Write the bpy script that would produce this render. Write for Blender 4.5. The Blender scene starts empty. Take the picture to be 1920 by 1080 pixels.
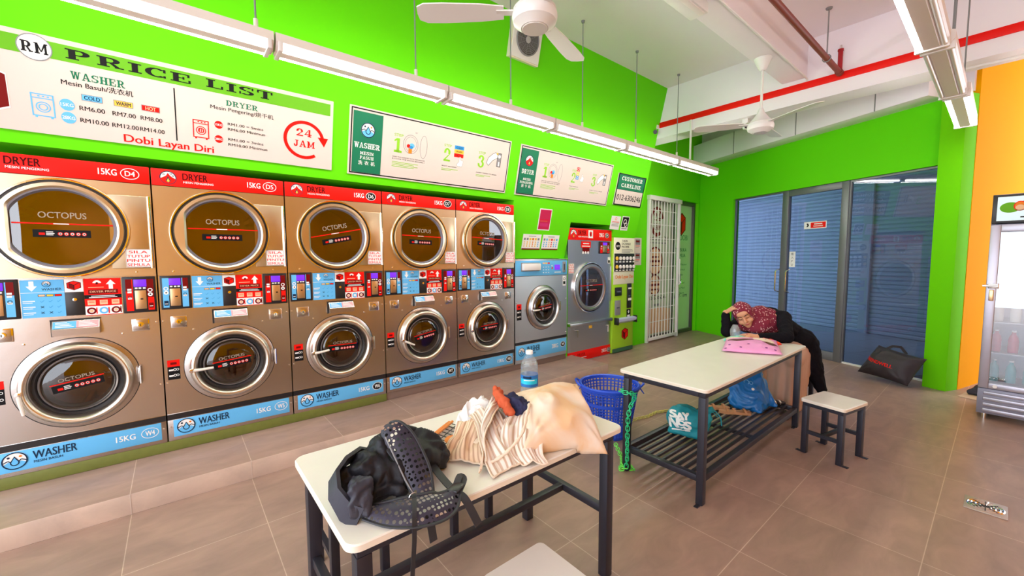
import bpy, bmesh, math, random
from mathutils import Vector, Matrix
random.seed(7)
sc = bpy.context.scene
COL = sc.collection
PI = math.pi

# ------------------------------------------------------------------ camera, sky, exposure
def make_camera():
    yaw, pitch, roll = math.radians(39.64), math.radians(-4.24), math.radians(0.22)
    f = Vector((math.sin(yaw)*math.cos(pitch), math.cos(yaw)*math.cos(pitch), math.sin(pitch)))
    r = Vector((math.cos(yaw), -math.sin(yaw), 0)); d = f.cross(r)
    c, s = math.cos(roll), math.sin(roll)
    r2 = r*c + d*s; d2 = -r*s + d*c
    cam = bpy.data.cameras.new('camera'); ob = bpy.data.objects.new('camera', cam); COL.objects.link(ob)
    M = Matrix.Identity(4)
    for i in range(3):
        M[i][0] = r2[i]; M[i][1] = -d2[i]; M[i][2] = -f[i]
    M[0][3], M[1][3], M[2][3] = 0.096, -3.7046, 1.49
    ob.matrix_world = M
    cam.sensor_width = 36; cam.lens = 762.5/1920*36; cam.clip_start = 0.03; cam.clip_end = 200
    sc.camera = ob
make_camera()

world = bpy.data.worlds.new('daylight'); sc.world = world; world.use_nodes = True
bg = world.node_tree.nodes['Background']
bg.inputs[0].default_value = (0.86, 0.91, 1.0, 1); bg.inputs[1].default_value = 5.2
sc.view_settings.view_transform = 'Standard'; sc.view_settings.look = 'None'
sc.view_settings.gamma = 1.0; sc.view_settings.use_curve_mapping = False
sc.view_settings.exposure = 0.0
TUBE_POWER = 39.0

# ------------------------------------------------------------------ materials
MATS = {}
def srgb(r, g, b):
    def f(c):
        c /= 255.0
        return c/12.92 if c <= 0.04045 else ((c+0.055)/1.055)**2.4
    return (f(r), f(g), f(b), 1)
def mat(name, col, rough=0.5, metal=0.0, spec=0.5, emit=None, estr=0.0, noise=None, bump=None, coat=0.0):
    """col linear rgba; noise=(scale, amount); bump=(scale, strength)"""
    if name in MATS: return MATS[name]
    m = bpy.data.materials.new(name); m.use_nodes = True
    nt = m.node_tree; b = nt.nodes['Principled BSDF']
    b.inputs['Base Color'].default_value = col
    b.inputs['Roughness'].default_value = rough
    b.inputs['Metallic'].default_value = metal
    b.inputs['Specular IOR Level'].default_value = spec
    if coat: b.inputs['Coat Weight'].default_value = coat; b.inputs['Coat Roughness'].default_value = 0.08
    if emit: b.inputs['Emission Color'].default_value = emit; b.inputs['Emission Strength'].default_value = estr
    if noise or bump:
        tc = nt.nodes.new('ShaderNodeTexCoord')
    if noise:
        n = nt.nodes.new('ShaderNodeTexNoise'); n.inputs['Scale'].default_value = noise[0]; n.inputs['Detail'].default_value = 4
        nt.links.new(tc.outputs['Object'], n.inputs['Vector'])
        mx = nt.nodes.new('ShaderNodeMix'); mx.data_type = 'RGBA'
        a = noise[1]
        mx.inputs[6].default_value = tuple(c*(1-a) for c in col[:3])+(1,)
        mx.inputs[7].default_value = tuple(min(1, c*(1+a)) for c in col[:3])+(1,)
        nt.links.new(n.outputs['Fac'], mx.inputs[0]); nt.links.new(mx.outputs[2], b.inputs['Base Color'])
    if bump:
        n2 = nt.nodes.new('ShaderNodeTexNoise'); n2.inputs['Scale'].default_value = bump[0]; n2.inputs['Detail'].default_value = 5
        nt.links.new(tc.outputs['Object'], n2.inputs['Vector'])
        bp = nt.nodes.new('ShaderNodeBump'); bp.inputs['Strength'].default_value = bump[1]; bp.inputs['Distance'].default_value = 0.02
        nt.links.new(n2.outputs['Fac'], bp.inputs['Height']); nt.links.new(bp.outputs['Normal'], b.inputs['Normal'])
    MATS[name] = m
    return m
def glass_mat(name, tint, haze=0.0, rough=0.0, ior=1.45):
    if name in MATS: return MATS[name]
    m = bpy.data.materials.new(name); m.use_nodes = True
    nt = m.node_tree; nt.nodes.clear()
    out = nt.nodes.new('ShaderNodeOutputMaterial'); mix = nt.nodes.new('ShaderNodeMixShader')
    t = nt.nodes.new('ShaderNodeBsdfTransparent'); t.inputs[0].default_value = tint
    g = nt.nodes.new('ShaderNodeBsdfGlossy'); g.inputs['Roughness'].default_value = rough; g.inputs[0].default_value = (1, 1, 1, 1)
    lw = nt.nodes.new('ShaderNodeLayerWeight'); lw.inputs[0].default_value = 0.5; F0 = ((ior-1)/(ior+1))**2
    pw = nt.nodes.new('ShaderNodeMath'); pw.operation = 'POWER'; pw.inputs[1].default_value = 5; nt.links.new(lw.outputs['Facing'], pw.inputs[0])
    fr = nt.nodes.new('ShaderNodeMath'); fr.operation = 'MULTIPLY_ADD'; fr.inputs[1].default_value = 1-F0; fr.inputs[2].default_value = F0; nt.links.new(pw.outputs[0], fr.inputs[0])
    nt.links.new(fr.outputs[0], mix.inputs[0]); nt.links.new(t.outputs[0], mix.inputs[1]); nt.links.new(g.outputs[0], mix.inputs[2])
    last = mix
    if haze:
        df = nt.nodes.new('ShaderNodeBsdfDiffuse'); df.inputs[0].default_value = (.85, .9, .95, 1); m2 = nt.nodes.new('ShaderNodeMixShader'); m2.inputs[0].default_value = haze
        nt.links.new(mix.outputs[0], m2.inputs[1]); nt.links.new(df.outputs[0], m2.inputs[2]); last = m2
    nt.links.new(last.outputs[0], out.inputs[0])
    MATS[name] = m
    return m

GREEN = mat('green_paint', (0.125, 0.70, 0.003, 1), 0.65, spec=0.12, bump=(60, 0.02))
ORANGE = mat('orange_paint', (0.86, 0.36, 0.0003, 1), 0.8, spec=0.04)
WHITEP = mat('white_paint', (0.90, 0.85, 0.90, 1), 0.7, noise=(1.5, 0.03))
REDP = mat('red_band_paint', (0.85, 0.008, 0.003, 1), 0.5, spec=0.2)
STEEL = mat('brushed_steel', (0.54, 0.495, 0.465, 1), 0.27, 1.0, bump=(2.2, 0.10))
STEEL_D = mat('brushed_steel_orange_reflection', (0.64, 0.53, 0.36, 1), 0.30, 1.0, bump=(2.0, 0.08))  # dryer steel, the orange wall's reflection tinted into its colour
STEEL_G = mat('brushed_steel_grey', (0.55, 0.55, 0.56, 1), 0.30, 1.0, bump=(2.0, 0.08))
CHROME = mat('polished_chrome', (0.86, 0.84, 0.82, 1), 0.10, 1.0)
BEZEL = mat('satin_bezel', (0.74, 0.66, 0.56, 1), 0.28, 1.0)
DRUM = mat('drum_metal', (0.55, 0.42, 0.28, 1), 0.35, 1.0)
BLACKP = mat('black_plastic', (0.012, 0.011, 0.013, 1), 0.35)
RUBBER = mat('black_rubber', (0.02, 0.018, 0.02, 1), 0.45)
GASKET = mat('grey_gasket', (0.16, 0.15, 0.18, 1), 0.4)
DGLASS = glass_mat('dryer_door_glass', (0.50, 0.36, 0.22, 1), ior=2.1)
WGLASS = glass_mat('washer_door_glass', (0.46, 0.36, 0.30, 1), ior=1.8)
RED = mat('sticker_red', (0.80, 0.008, 0.004, 1), 0.45, spec=0.15)
DKRED = mat('sticker_dark_red', (0.17, 0.004, 0.004, 1), 0.4, spec=0.12)
BLUE = mat('sticker_blue', (0.13, 0.47, 0.82, 1), 0.4, spec=0.2)
NAVY = mat('print_navy', (0.012, 0.03, 0.07, 1), 0.5, spec=0.12)
BLACK = mat('print_black', (0.008, 0.008, 0.009, 1), 0.5, spec=0.12)
WHITE = mat('print_white', (0.86, 0.85, 0.83, 1), 0.5, spec=0.12)
CREAM = mat('sign_face', (0.67, 0.58, 0.53, 1), 0.45, spec=0.12)
SGREEN = mat('print_dark_green', (0.014, 0.17, 0.085, 1), 0.5, spec=0.12)
LGREEN = mat('print_lime', (0.25, 0.56, 0.03, 1), 0.5, spec=0.12)
BARGREEN = mat('print_bar_green', (0.13, 0.42, 0.015, 1), 0.5, spec=0.12)
YELLOW = mat('print_yellow', (0.88, 0.52, 0.06, 1), 0.5, spec=0.12)
ORG = mat('print_orange', (0.80, 0.22, 0.02, 1), 0.5, spec=0.12)
MIDBLUE = mat('print_blue', (0.03, 0.27, 0.62, 1), 0.5, spec=0.12)
SKIN_PRINT = mat('print_peach', (0.80, 0.50, 0.30, 1), 0.5, spec=0.12)
GREY = mat('print_grey', (0.25, 0.25, 0.26, 1), 0.5, spec=0.12)
PALE = mat('print_faint_grey', (0.36, 0.29, 0.22, 1), 0.5, spec=0.12)
LCD = mat('lcd_violet', (0.06, 0.01, 0.3, 1), 0.3, emit=(0.22, 0.03, 1, 1), estr=0.9)
BRASS = mat('coin_plate_brass', (0.72, 0.50, 0.28, 1), 0.35, 1.0)
FRAME = mat('dark_frame_metal', (0.030, 0.028, 0.040, 1), 0.4, 0.3)
TOPM = mat('laminate_top', (0.80, 0.76, 0.68, 1), 0.32, noise=(7, 0.05))
EDGE = mat('laminate_edge', (0.80, 0.70, 0.58, 1), 0.5)
ALU = mat('grey_aluminium', (0.20, 0.20, 0.225, 1), 0.4, 0.5)
LAMPW = mat('white_enamel', (0.82, 0.76, 0.72, 1), 0.4)
TUBE = mat('lit_tube', (1, 1, 1, 1), 0.4, emit=(1.0, 0.955, 0.90, 1), estr=TUBE_POWER)
TUBE_OFF = mat('unlit_tube', (0.85, 0.83, 0.80, 1), 0.25)
PLASTICW = mat('white_plastic', (0.82, 0.80, 0.78, 1), 0.35)

# ------------------------------------------------------------------ mesh builder
class MB:
    def __init__(s):
        s.bm = bmesh.new(); s.mats = []
    def mi(s, m):
        if m not in s.mats: s.mats.append(m)
        return s.mats.index(m)
    def face(s, pts, m, smooth=False):
        vs = [s.bm.verts.new(p) for p in pts]
        f = s.bm.faces.new(vs); f.material_index = s.mi(m); f.smooth = smooth
        return f
    def box(s, a, b, m, bev=0.0, seg=2, M=None):
        x0, y0, z0 = a; x1, y1, z1 = b
        if x0 > x1: x0, x1 = x1, x0
        if y0 > y1: y0, y1 = y1, y0
        if z0 > z1: z0, z1 = z1, z0
        P = [(x0,y0,z0),(x1,y0,z0),(x1,y1,z0),(x0,y1,z0),(x0,y0,z1),(x1,y0,z1),(x1,y1,z1),(x0,y1,z1)]
        if M: P = [M @ Vector(p) for p in P]
        v = [s.bm.verts.new(p) for p in P]; k = s.mi(m); fs = []
        for q in ((3,2,1,0),(4,5,6,7),(0,1,5,4),(1,2,6,5),(2,3,7,6),(3,0,4,7)):
            f = s.bm.faces.new([v[i] for i in q]); f.material_index = k; fs.append(f)
        if bev > 0:
            ed = list({e for f in fs for e in f.edges})
            r = bmesh.ops.bevel(s.bm, geom=ed, offset=bev, segments=seg, affect='EDGES', profile=0.5, material=k)
            for f in r['faces']: f.smooth = True
        return s
    def prism(s, poly, fn, d0, d1, m, caps=True):
        """poly: 2D points (ccw); fn(u,v,d)->xyz"""
        k = s.mi(m); n = len(poly)
        A = [s.bm.verts.new(fn(u, v, d0)) for u, v in poly]; B = [s.bm.verts.new(fn(u, v, d1)) for u, v in poly]
        for i in range(n):
            f = s.bm.faces.new([A[i], A[(i+1) % n], B[(i+1) % n], B[i]]); f.material_index = k
        if caps:
            f = s.bm.faces.new(A[::-1]); f.material_index = k
            f = s.bm.faces.new(B); f.material_index = k
        return s
    def tube(s, path, r, m, n=10, closed=False, caps=True, flat=1.0, up=None):
        path = [Vector(p) for p in path]; k = s.mi(m); N = len(path)
        rs = r if isinstance(r, (list, tuple)) else [r]*N
        rings = []; prev = None
        for i, p in enumerate(path):
            if closed: t = path[(i+1) % N]-path[i-1]
            else: t = path[min(i+1, N-1)]-path[max(i-1, 0)]
            if t.length < 1e-9: t = Vector((0, 0, 1))
            t.normalize()
            if up is not None: a = Vector(up)
            elif prev is not None: a = prev
            else: a = Vector((0, 0, 1)) if abs(t.z) < 0.9 else Vector((1, 0, 0))
            a = a - t*a.dot(t)
            if a.length < 1e-6: a = Vector((1, 0, 0)) - t*t.x
            a.normalize(); prev = a; b = t.cross(a)
            rings.append([s.bm.verts.new(p + (a*math.cos(q)*flat + b*math.sin(q))*rs[i]) for q in [2*PI*j/n for j in range(n)]])
        for i in range(N if closed else N-1):
            A, B = rings[i], rings[(i+1) % N]
            for j in range(n):
                f = s.bm.faces.new([A[j], A[(j+1) % n], B[(j+1) % n], B[j]]); f.material_index = k; f.smooth = True
        if caps and not closed:
            f = s.bm.faces.new(rings[0][::-1]); f.material_index = k
            f = s.bm.faces.new(rings[-1]); f.material_index = k
        return s
    def strip(s, path, w, t, m, up=(0, 0, 1)):
        """flat ribbon of width w and thickness t along a path; up = face normal hint or list"""
        path = [Vector(p) for p in path]; k = s.mi(m); N = len(path); R = []
        for i, p in enumerate(path):
            tg = (path[min(i+1, N-1)]-path[max(i-1, 0)]).normalized()
            u = Vector(up[i]) if isinstance(up, list) else Vector(up)
            u = u - tg*u.dot(tg)
            if u.length < 1e-5: u = Vector((1, 0, 0)) - tg*tg.x
            u.normalize(); sd = tg.cross(u)
            R.append([s.bm.verts.new(p+sd*w/2*a+u*t/2*b) for a, b in ((-1,-1),(1,-1),(1,1),(-1,1))])
        for A, B in zip(R, R[1:]):
            for j in range(4):
                f = s.bm.faces.new([A[j], A[(j+1) % 4], B[(j+1) % 4], B[j]]); f.material_index = k; f.smooth = True
        for A in (R[0][::-1], R[-1]):
            f = s.bm.faces.new(A); f.material_index = k
        return s
    def lathe(s, prof, fn, m, n=48, mlist=None, a0=0.0, a1=2*PI):
        """prof: (r, h); fn(x, y, h) -> xyz with x,y in the ring plane"""
        k = s.mi(m); full = abs(a1-a0-2*PI) < 1e-6; rings = []
        cnt = n if full else n+1
        for r, h in prof:
            if r < 1e-7: rings.append([s.bm.verts.new(fn(0, 0, h))])
            else: rings.append([s.bm.verts.new(fn(r*math.cos(a0+(a1-a0)*j/n), r*math.sin(a0+(a1-a0)*j/n), h)) for j in range(cnt)])
        for i, (A, B) in enumerate(zip(rings, rings[1:])):
            kk = s.mi(mlist[i]) if mlist else k
            for j in range(n):
                j2 = (j+1) % cnt if full else j+1
                if len(A) == 1 and len(B) == 1: continue
                if len(A) == 1: q = [A[0], B[j2], B[j]]
                elif len(B) == 1: q = [A[j], A[j2], B[0]]
                else: q = [A[j], A[j2], B[j2], B[j]]
                f = s.bm.faces.new(q); f.material_index = kk; f.smooth = True
        return s
    def ball(s, c, r, m, n=16, k=10, M=None):
        c = Vector(c); rr = r if isinstance(r, (tuple, list)) else (r, r, r)
        def fn(x, y, h):
            p = Vector((x*rr[0], y*rr[1], h*rr[2]))
            if M: p = M @ p
            return c+p
        return s.lathe([(math.sin(PI*i/k), -math.cos(PI*i/k)) for i in range(k+1)], fn, m, n)
    def grid(s, nu, nv, fn, m, close_u=False):
        k = s.mi(m)
        V = [[s.bm.verts.new(fn(i/(nu if close_u else nu-1), j/(nv-1))) for j in range(nv)] for i in range(nu)]
        for i in range(nu if close_u else nu-1):
            for j in range(nv-1):
                i2 = (i+1) % nu
                f = s.bm.faces.new([V[i][j], V[i2][j], V[i2][j+1], V[i][j+1]]); f.material_index = k; f.smooth = True
        return V
    def uvgrid(s, nu, nv, fn, m):
        uv = s.bm.loops.layers.uv.verify(); V = s.grid(nu, nv, fn, m)
        idx = {V[i][j]: (i/(nu-1), j/(nv-1)) for i in range(nu) for j in range(nv)}
        for f in s.bm.faces:
            for l in f.loops:
                if l.vert in idx: l[uv].uv = idx[l.vert]
        return V
    def build(s, name, parent=None, origin=None, sharp=0.6, local=False, fix=True):
        me = bpy.data.meshes.new(name)
        if fix: bmesh.ops.recalc_face_normals(s.bm, faces=s.bm.faces[:])
        off = Vector((0, 0, 0))
        if not local:
            if parent is not None: off = parent_off(parent)
            elif origin is not None: off = Vector(origin)
            else:
                xs = [v.co for v in s.bm.verts]
                off = Vector(((min(c.x for c in xs)+max(c.x for c in xs))/2, (min(c.y for c in xs)+max(c.y for c in xs))/2, min(c.z for c in xs)))
            for v in s.bm.verts: v.co -= off
        s.bm.to_mesh(me); s.bm.free()
        for m in s.mats: me.materials.append(m)
        if sharp: me.set_sharp_from_angle(angle=sharp)
        ob = bpy.data.objects.new(name, me); COL.objects.link(ob)
        if parent is not None: ob.parent = parent
        elif not local: ob.location = off
        return ob
def parent_off(o):
    v = Vector((0, 0, 0))
    while o is not None:
        v += o.location; o = o.parent
    return v
def thing(name, label, cat, loc=(0, 0, 0), group=None, rz=0.0):
    o = bpy.data.objects.new(name, None); COL.objects.link(o); o.location = loc; o.rotation_euler = (0, 0, rz)
    o.empty_display_size = 0.1
    return tag(o, label, cat, group)
def tag(o, label, cat, group=None, kind=None):
    o['label'] = label; o['category'] = cat
    if group: o['group'] = group
    if kind: o['kind'] = kind
    return o
def struct(o):
    o['kind'] = 'structure'; return o

# ------------------------------------------------------------------ printed lettering and graphics
_tc = {}
def text_mesh(body, bold):
    key = (body, bold)
    if key in _tc: return _tc[key]
    cu = bpy.data.curves.new('tmp', 'FONT'); cu.body = body; cu.size = 1.0; cu.offset = bold; cu.resolution_u = 3
    ob = bpy.data.objects.new('tmp', cu)
    COL.objects.link(ob)
    bpy.context.view_layer.update()
    me = bpy.data.meshes.new_from_object(ob.evaluated_get(bpy.context.evaluated_depsgraph_get()))
    vs = [(v.co.x, v.co.y) for v in me.vertices]; fs = [tuple(p.vertices) for p in me.polygons]
    COL.objects.unlink(ob); bpy.data.objects.remove(ob); bpy.data.curves.remove(cu); bpy.data.meshes.remove(me)
    _tc[key] = (vs, fs)
    return _tc[key]

class Print:
    """flat printed graphics on a face: origin o, axes u, v, outward normal n; each layer sits 0.4 mm further out"""
    def __init__(s, o, u, v, n, base=0.0008):
        s.o, s.u, s.v, s.n = Vector(o), Vector(u), Vector(v), Vector(n); s.mb = MB(); s.base = base; s.L = 0
    def p(s, a, b, L=None):
        return s.o + s.u*a + s.v*b + s.n*(s.base + 0.0005*(s.L if L is None else L))
    def poly(s, pts, m, L=None):
        s.mb.face([s.p(a, b, L) for a, b in pts], m); return s
    def rect(s, a0, b0, a1, b1, m, L=None):
        return s.poly([(a0, b0), (a1, b0), (a1, b1), (a0, b1)], m, L)
    def disc(s, a, b, r, m, L=None, n=28, rv=None):
        rv = rv or r
        return s.poly([(a+r*math.cos(2*PI*i/n), b+rv*math.sin(2*PI*i/n)) for i in range(n)], m, L)
    def ring(s, a, b, r, w, m, L=None, a0=0, a1=360, n=36, rv=None, wv=None):
        rv = rv or r; wv = wv or w
        for i in range(n):
            t0 = math.radians(a0+(a1-a0)*i/n); t1 = math.radians(a0+(a1-a0)*(i+1)/n)
            s.poly([(a+(r-w)*math.cos(t0), b+(rv-wv)*math.sin(t0)), (a+r*math.cos(t0), b+rv*math.sin(t0)),
                    (a+r*math.cos(t1), b+rv*math.sin(t1)), (a+(r-w)*math.cos(t1), b+(rv-wv)*math.sin(t1))], m, L)
        return s
    def line(s, p, q, w, m, L=None):
        d = (Vector(q)-Vector(p)).normalized(); e = Vector((-d.y, d.x))*w/2
        p, q = Vector(p), Vector(q)
        return s.poly([tuple(p-e), tuple(q-e), tuple(q+e), tuple(p+e)], m, L)
    def frame(s, a0, b0, a1, b1, w, m, L=None):
        s.rect(a0, b0, a1, b0+w, m, L); s.rect(a0, b1-w, a1, b1, m, L)
        s.rect(a0, b0+w, a0+w, b1-w, m, L); s.rect(a1-w, b0+w, a1, b1-w, m, L); return s
    def text(s, body, a, b, h, m, w=None, bold=0.0, align='l', L=None):
        """a,b = baseline start; h = capital height; w = forced width"""
        vs, fs = text_mesh(body, 0.0)
        if not vs: return s
        if bold > 0.001 and not getattr(s, '_b', False):
            s._b = True
            L0 = s.L if L is None else L
            for sg in (-1, 1): s.text(body, a+sg*bold*h*1.3, b+sg*bold*h*.2, h, m, w, 0.0, align, L0+.25+.12*sg)
            s._b = False
        H = max(y for _, y in text_mesh('H', 0.0)[0])
        x0 = min(x for x, _ in vs); x1 = max(x for x, _ in vs); k = h/H
        kx = w/(x1-x0) if w else k
        W = (x1-x0)*kx
        sh = a - (0 if align == 'l' else W/2 if align == 'c' else W)
        k_i = s.mb.mi(m)
        bv = [s.mb.bm.verts.new(s.p(sh+(x-x0)*kx, b+y*k, L)) for x, y in vs]
        for f in fs:
            try:
                ff = s.mb.bm.faces.new([bv[i] for i in f]); ff.material_index = k_i
            except ValueError: pass
        return s
    def arrow(s, a, b, w, h, m, up=True, L=None):
        sg = 1 if up else -1
        pts = [(-w*.22, -h/2), (w*.22, -h/2), (w*.22, 0), (w/2, 0), (0, h/2), (-w/2, 0), (-w*.22, 0)]
        return s.poly([(a+x, b+sg*y) for x, y in pts], m, L)
    def build(s, name, parent):
        return s.mb.build(name, parent, sharp=None, fix=False)

# slab-serif capitals drawn stroke by stroke
ST, HT = 0.235, 0.12
def _glyph(ch):
    R = []   # list of polygons in a unit-high cell
    def r(a, b, c, d): R.append([(a, b), (c, b), (c, d), (a, d)])
    def arc(cx, cy, rx, ry, a0, a1, tx=ST, ty=HT, n=14):
        for i in range(n):
            t0 = math.radians(a0+(a1-a0)*i/n); t1 = math.radians(a0+(a1-a0)*(i+1)/n)
            R.append([(cx+(rx-tx)*math.cos(t0), cy+(ry-ty)*math.sin(t0)), (cx+rx*math.cos(t0), cy+ry*math.sin(t0)),
                      (cx+rx*math.cos(t1), cy+ry*math.sin(t1)), (cx+(rx-tx)*math.cos(t1), cy+(ry-ty)*math.sin(t1))])
    def stem(x, base=True, top=True, e=0.11):
        r(x, 0, x+ST, 1)
        if base: r(x-e, 0, x, HT); r(x+ST, 0, x+ST+e, HT)
        if top: r(x-e, 1-HT, x, 1); r(x+ST, 1-HT, x+ST+e, 1)
    w = 0.9
    if ch in 'PRDB':
        stem(0.11, e=0.10)
        if ch == 'D': r(.30, .9, .42, 1); r(.30, 0, .42, .1); arc(.42, .5, .46, .5, -90, 90); w = 0.9
        else:
            r(.30, .9, .48, 1); r(.30, .42, .48, .52); arc(.48, .71, .34, .29, -90, 90)
            if ch == 'R': R.append([(.42, .44), (.60, .44), (.84, .06), (.64, .06)]); r(.62, 0, .95, HT); w = 0.96
            w = max(w, .86)
    elif ch == 'I': stem(0.14, e=0.13); w = 0.48
    elif ch == 'C' : arc(.46, .5, .45, .5, 45, 315); r(.72, .60, .82, .97); r(.72, .03, .82, .28); w = .86
    elif ch in 'O0Q': arc(.46, .5, .45, .5, 0, 360, n=24); w = .92
    elif ch == 'E': stem(.11, e=.1); r(.3, .9, .8, 1); r(.3, 0, .84, .1); r(.3, .46, .56, .56); r(.70, .66, .8, .9); r(.74, .1, .84, .36); r(.5, .36, .58, .66); w = .86
    elif ch == 'L': stem(.11, e=.1); r(.3, 0, .82, .1); r(.72, .1, .82, .38); w = .84
    elif ch == 'T': r(.33, 0, .33+ST, 1); r(0, .9, .85, 1); r(0, .64, .1, .9); r(.75, .64, .85, .9); r(.20, 0, .65, HT); w = .85
    elif ch == 'S':
        arc(.40, .735, .38, .265, 35, 270); arc(.42, .265, .38, .265, -145, 90)
        r(.68, .66, .77, .98); r(.03, .02, .12, .34); w = .82
    elif ch in 'AVWMN':
        if ch == 'A':
            R.append([(.08, .05), (.2, .05), (.5, 1), (.38, 1)]); R.append([(.66, .05), (.86, .05), (.56, 1), (.38, 1)])
            r(.24, .28, .72, .38); r(-.02, 0, .32, HT); r(.58, 0, .96, HT); w = .94
        elif ch == 'W':
            for x in (0.04, .44):
                R.append([(x, 1), (x+.19, 1), (x+.36, 0), (x+.20, 0)]); R.append([(x+.2, 0), (x+.36, 0), (x+.54, 1), (x+.43, 1)])
            r(-.04, .9, .32, 1); r(.40, .9, .70, 1); r(.84, .9, 1.12, 1); w = 1.1
        elif ch == 'M':
            stem(.1, e=.09, top=False); r(.82, 0, 1.01, 1); r(.73, 0, 1.1, HT); r(0, .9, .2, 1); r(.9, .9, 1.1, 1)
            R.append([(.1, 1), (.3, 1), (.6, .2), (.5, .2)]); R.append([(.5, .2), (.6, .2), (1.0, 1), (.82, 1)]); w = 1.12
        else:
            r(.1, 0, .2, 1); r(.7, 0, .8, 1); R.append([(.1, 1), (.32, 1), (.8, 0), (.62, 0)]); r(0, 0, .32, HT); r(.58, .9, .92, 1); r(0, .9, .2, 1); w = .92
    elif ch == 'H': stem(.11, e=.1); stem(.62, e=.1); r(.3, .45, .62, .55); w = .92
    elif ch == 'U': r(.1, .3, .29, 1); r(.68, .3, .78, 1); r(0, .9, .4, 1); r(.57, .9, .9, 1); arc(.44, .34, .34, .34, 180, 360); w = .9
    elif ch == 'J': r(.34, .28, .53, 1); r(.2, .9, .66, 1); arc(.27, .28, .26, .28, 180, 360); r(.01, .26, .14, .4); w = .68
    elif ch == 'Y': R.append([(.02, 1), (.24, 1), (.52, .48), (.34, .48)]); R.append([(.36, .48), (.52, .48), (.84, 1), (.72, 1)]); r(.34, 0, .53, .5); r(.2, 0, .67, HT); r(-.04, .9, .34, 1); r(.6, .9, .92, 1); w = .88
    elif ch == 'G': arc(.46, .5, .45, .5, 45, 340); r(.55, .4, .98, .5); r(.72, 0, .9, .42); w = .98
    elif ch == '2': arc(.38, .70, .36, .30, -35, 200); R.append([(.02, .1), (.2, .1), (.7, .58), (.52, .52)]); r(.02, 0, .76, .14); w = .8
    elif ch == '4': r(.46, 0, .64, 1); r(.34, 0, .76, HT); R.append([(.0, .28), (.14, .28), (.5, 1), (.46, 1)]); r(0, .24, .8, .36); w = .84
    elif ch == '1': r(.2, 0, .42, 1); r(.0, 0, .62, HT+.04); R.append([(0, .74), (0, .86), (.2, 1), (.2, .84)]); w = .66
    elif ch == '3': arc(.34, .73, .34, .27, -80, 190); arc(.34, .27, .38, .29, -190, 90); w = .76
    else: w = .4
    return R, w
def slab(pr, body, a, b, h, W, m, align='l', gap=0.1, L=None):
    gs = [_glyph(c) for c in body]; tot = sum(g[1] for g in gs)+gap*(len(gs)-1)
    k = W/tot; x = a - (0 if align == 'l' else W/2)
    for polys, w in gs:
        for q in polys: pr.poly([(x+px*k, b+py*h) for px, py in q], m, L)
        x += (w+gap)*k
    return pr

def flame_logo(pr, a, b, r):
    pr.disc(a, b, r, WHITE, 1); pr.ring(a, b, r, r*.12, NAVY, 2)
    pts = [(a+r*math.cos(t)*.93, b+r*math.sin(t)*.93) for t in [math.radians(190+160*i/12) for i in range(13)]]
    pr.poly(pts+[(a+.55*r, b+.05*r), (a+.25*r, b+.3*r), (a, b+.7*r), (a-.2*r, b+.3*r), (a-.55*r, b+.05*r)], RED, 3)
    pr.poly([(a-.3*r, b-.45*r), (a, b-.8*r), (a+.3*r, b-.45*r), (a+.12*r, b-.15*r), (a, b+.25*r), (a-.14*r, b-.15*r)], NAVY, 4)
    pr.poly([(a-.18*r, b-.5*r), (a, b-.72*r), (a+.18*r, b-.5*r), (a, b-.1*r)], YELLOW, 5)
    for dx, dy in ((-.5, .45), (.35, .6), (.6, .3)): pr.ring(a+dx*r, b+dy*r, r*.14, r*.06, NAVY, 3, n=12)
def drop_logo(pr, a, b, r):
    pr.disc(a, b, r, WHITE, 1)
    pts = [(a+r*math.cos(t)*.93, b+r*math.sin(t)*.93) for t in [math.radians(200+140*i/12) for i in range(13)]]
    pr.poly(pts+[(a+.5*r, b-.1*r), (a, b-.25*r), (a-.5*r, b-.05*r)], BLUE, 2)
    pr.ring(a, b, r, r*.12, NAVY, 4)
    dp = [(a+.36*r*math.cos(t), b-.2*r+.36*r*math.sin(t)) for t in [math.radians(150+240*i/14) for i in range(15)]]
    pr.poly(dp+[(a, b+.55*r)], NAVY, 5)
    dp = [(a+.26*r*math.cos(t), b-.2*r+.26*r*math.sin(t)) for t in [math.radians(150+240*i/14) for i in range(15)]]
    pr.poly(dp+[(a, b+.38*r)], BLUE, 6)
    for s1 in (-1, 1):
        pr.line((a+s1*.9*r, b-.1*r), (a+s1*.5*r, b+.1*r), .1*r, NAVY, 4); pr.line((a+s1*.5*r, b+.1*r), (a+s1*.3*r, b-.1*r), .1*r, NAVY, 4)
        pr.disc(a+s1*.45*r, b+.45*r, .12*r, NAVY if s1 < 0 else ORG, 4, n=12)
def shield_logo(pr, a, b, w, h, L=1):
    S = [(-.5, .3), (0, .5), (.5, .3), (.5, -.25), (0, -.5), (-.5, -.25)]
    pr.poly([(a+x*w, b+y*h) for x, y in S], DKRED, L)
    pr.poly([(a+x*w*.86, b+y*h*.86) for x, y in S], RED, L+1)
    pr.poly([(a, b-.40*h), (a-.36*w, b-.2*h), (a-.36*w, b+.22*h), (a, b+.06*h)], DKRED, L+2)
    pr.line((a-.36*w, b+.24*h), (a, b+.04*h), .05*w, BLACK, L+3); pr.line((a+.36*w, b+.24*h), (a, b+.04*h), .05*w, BLACK, L+3)
    pr.line((a, b+.04*h), (a, b-.4*h), .05*w, BLACK, L+3)
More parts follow.
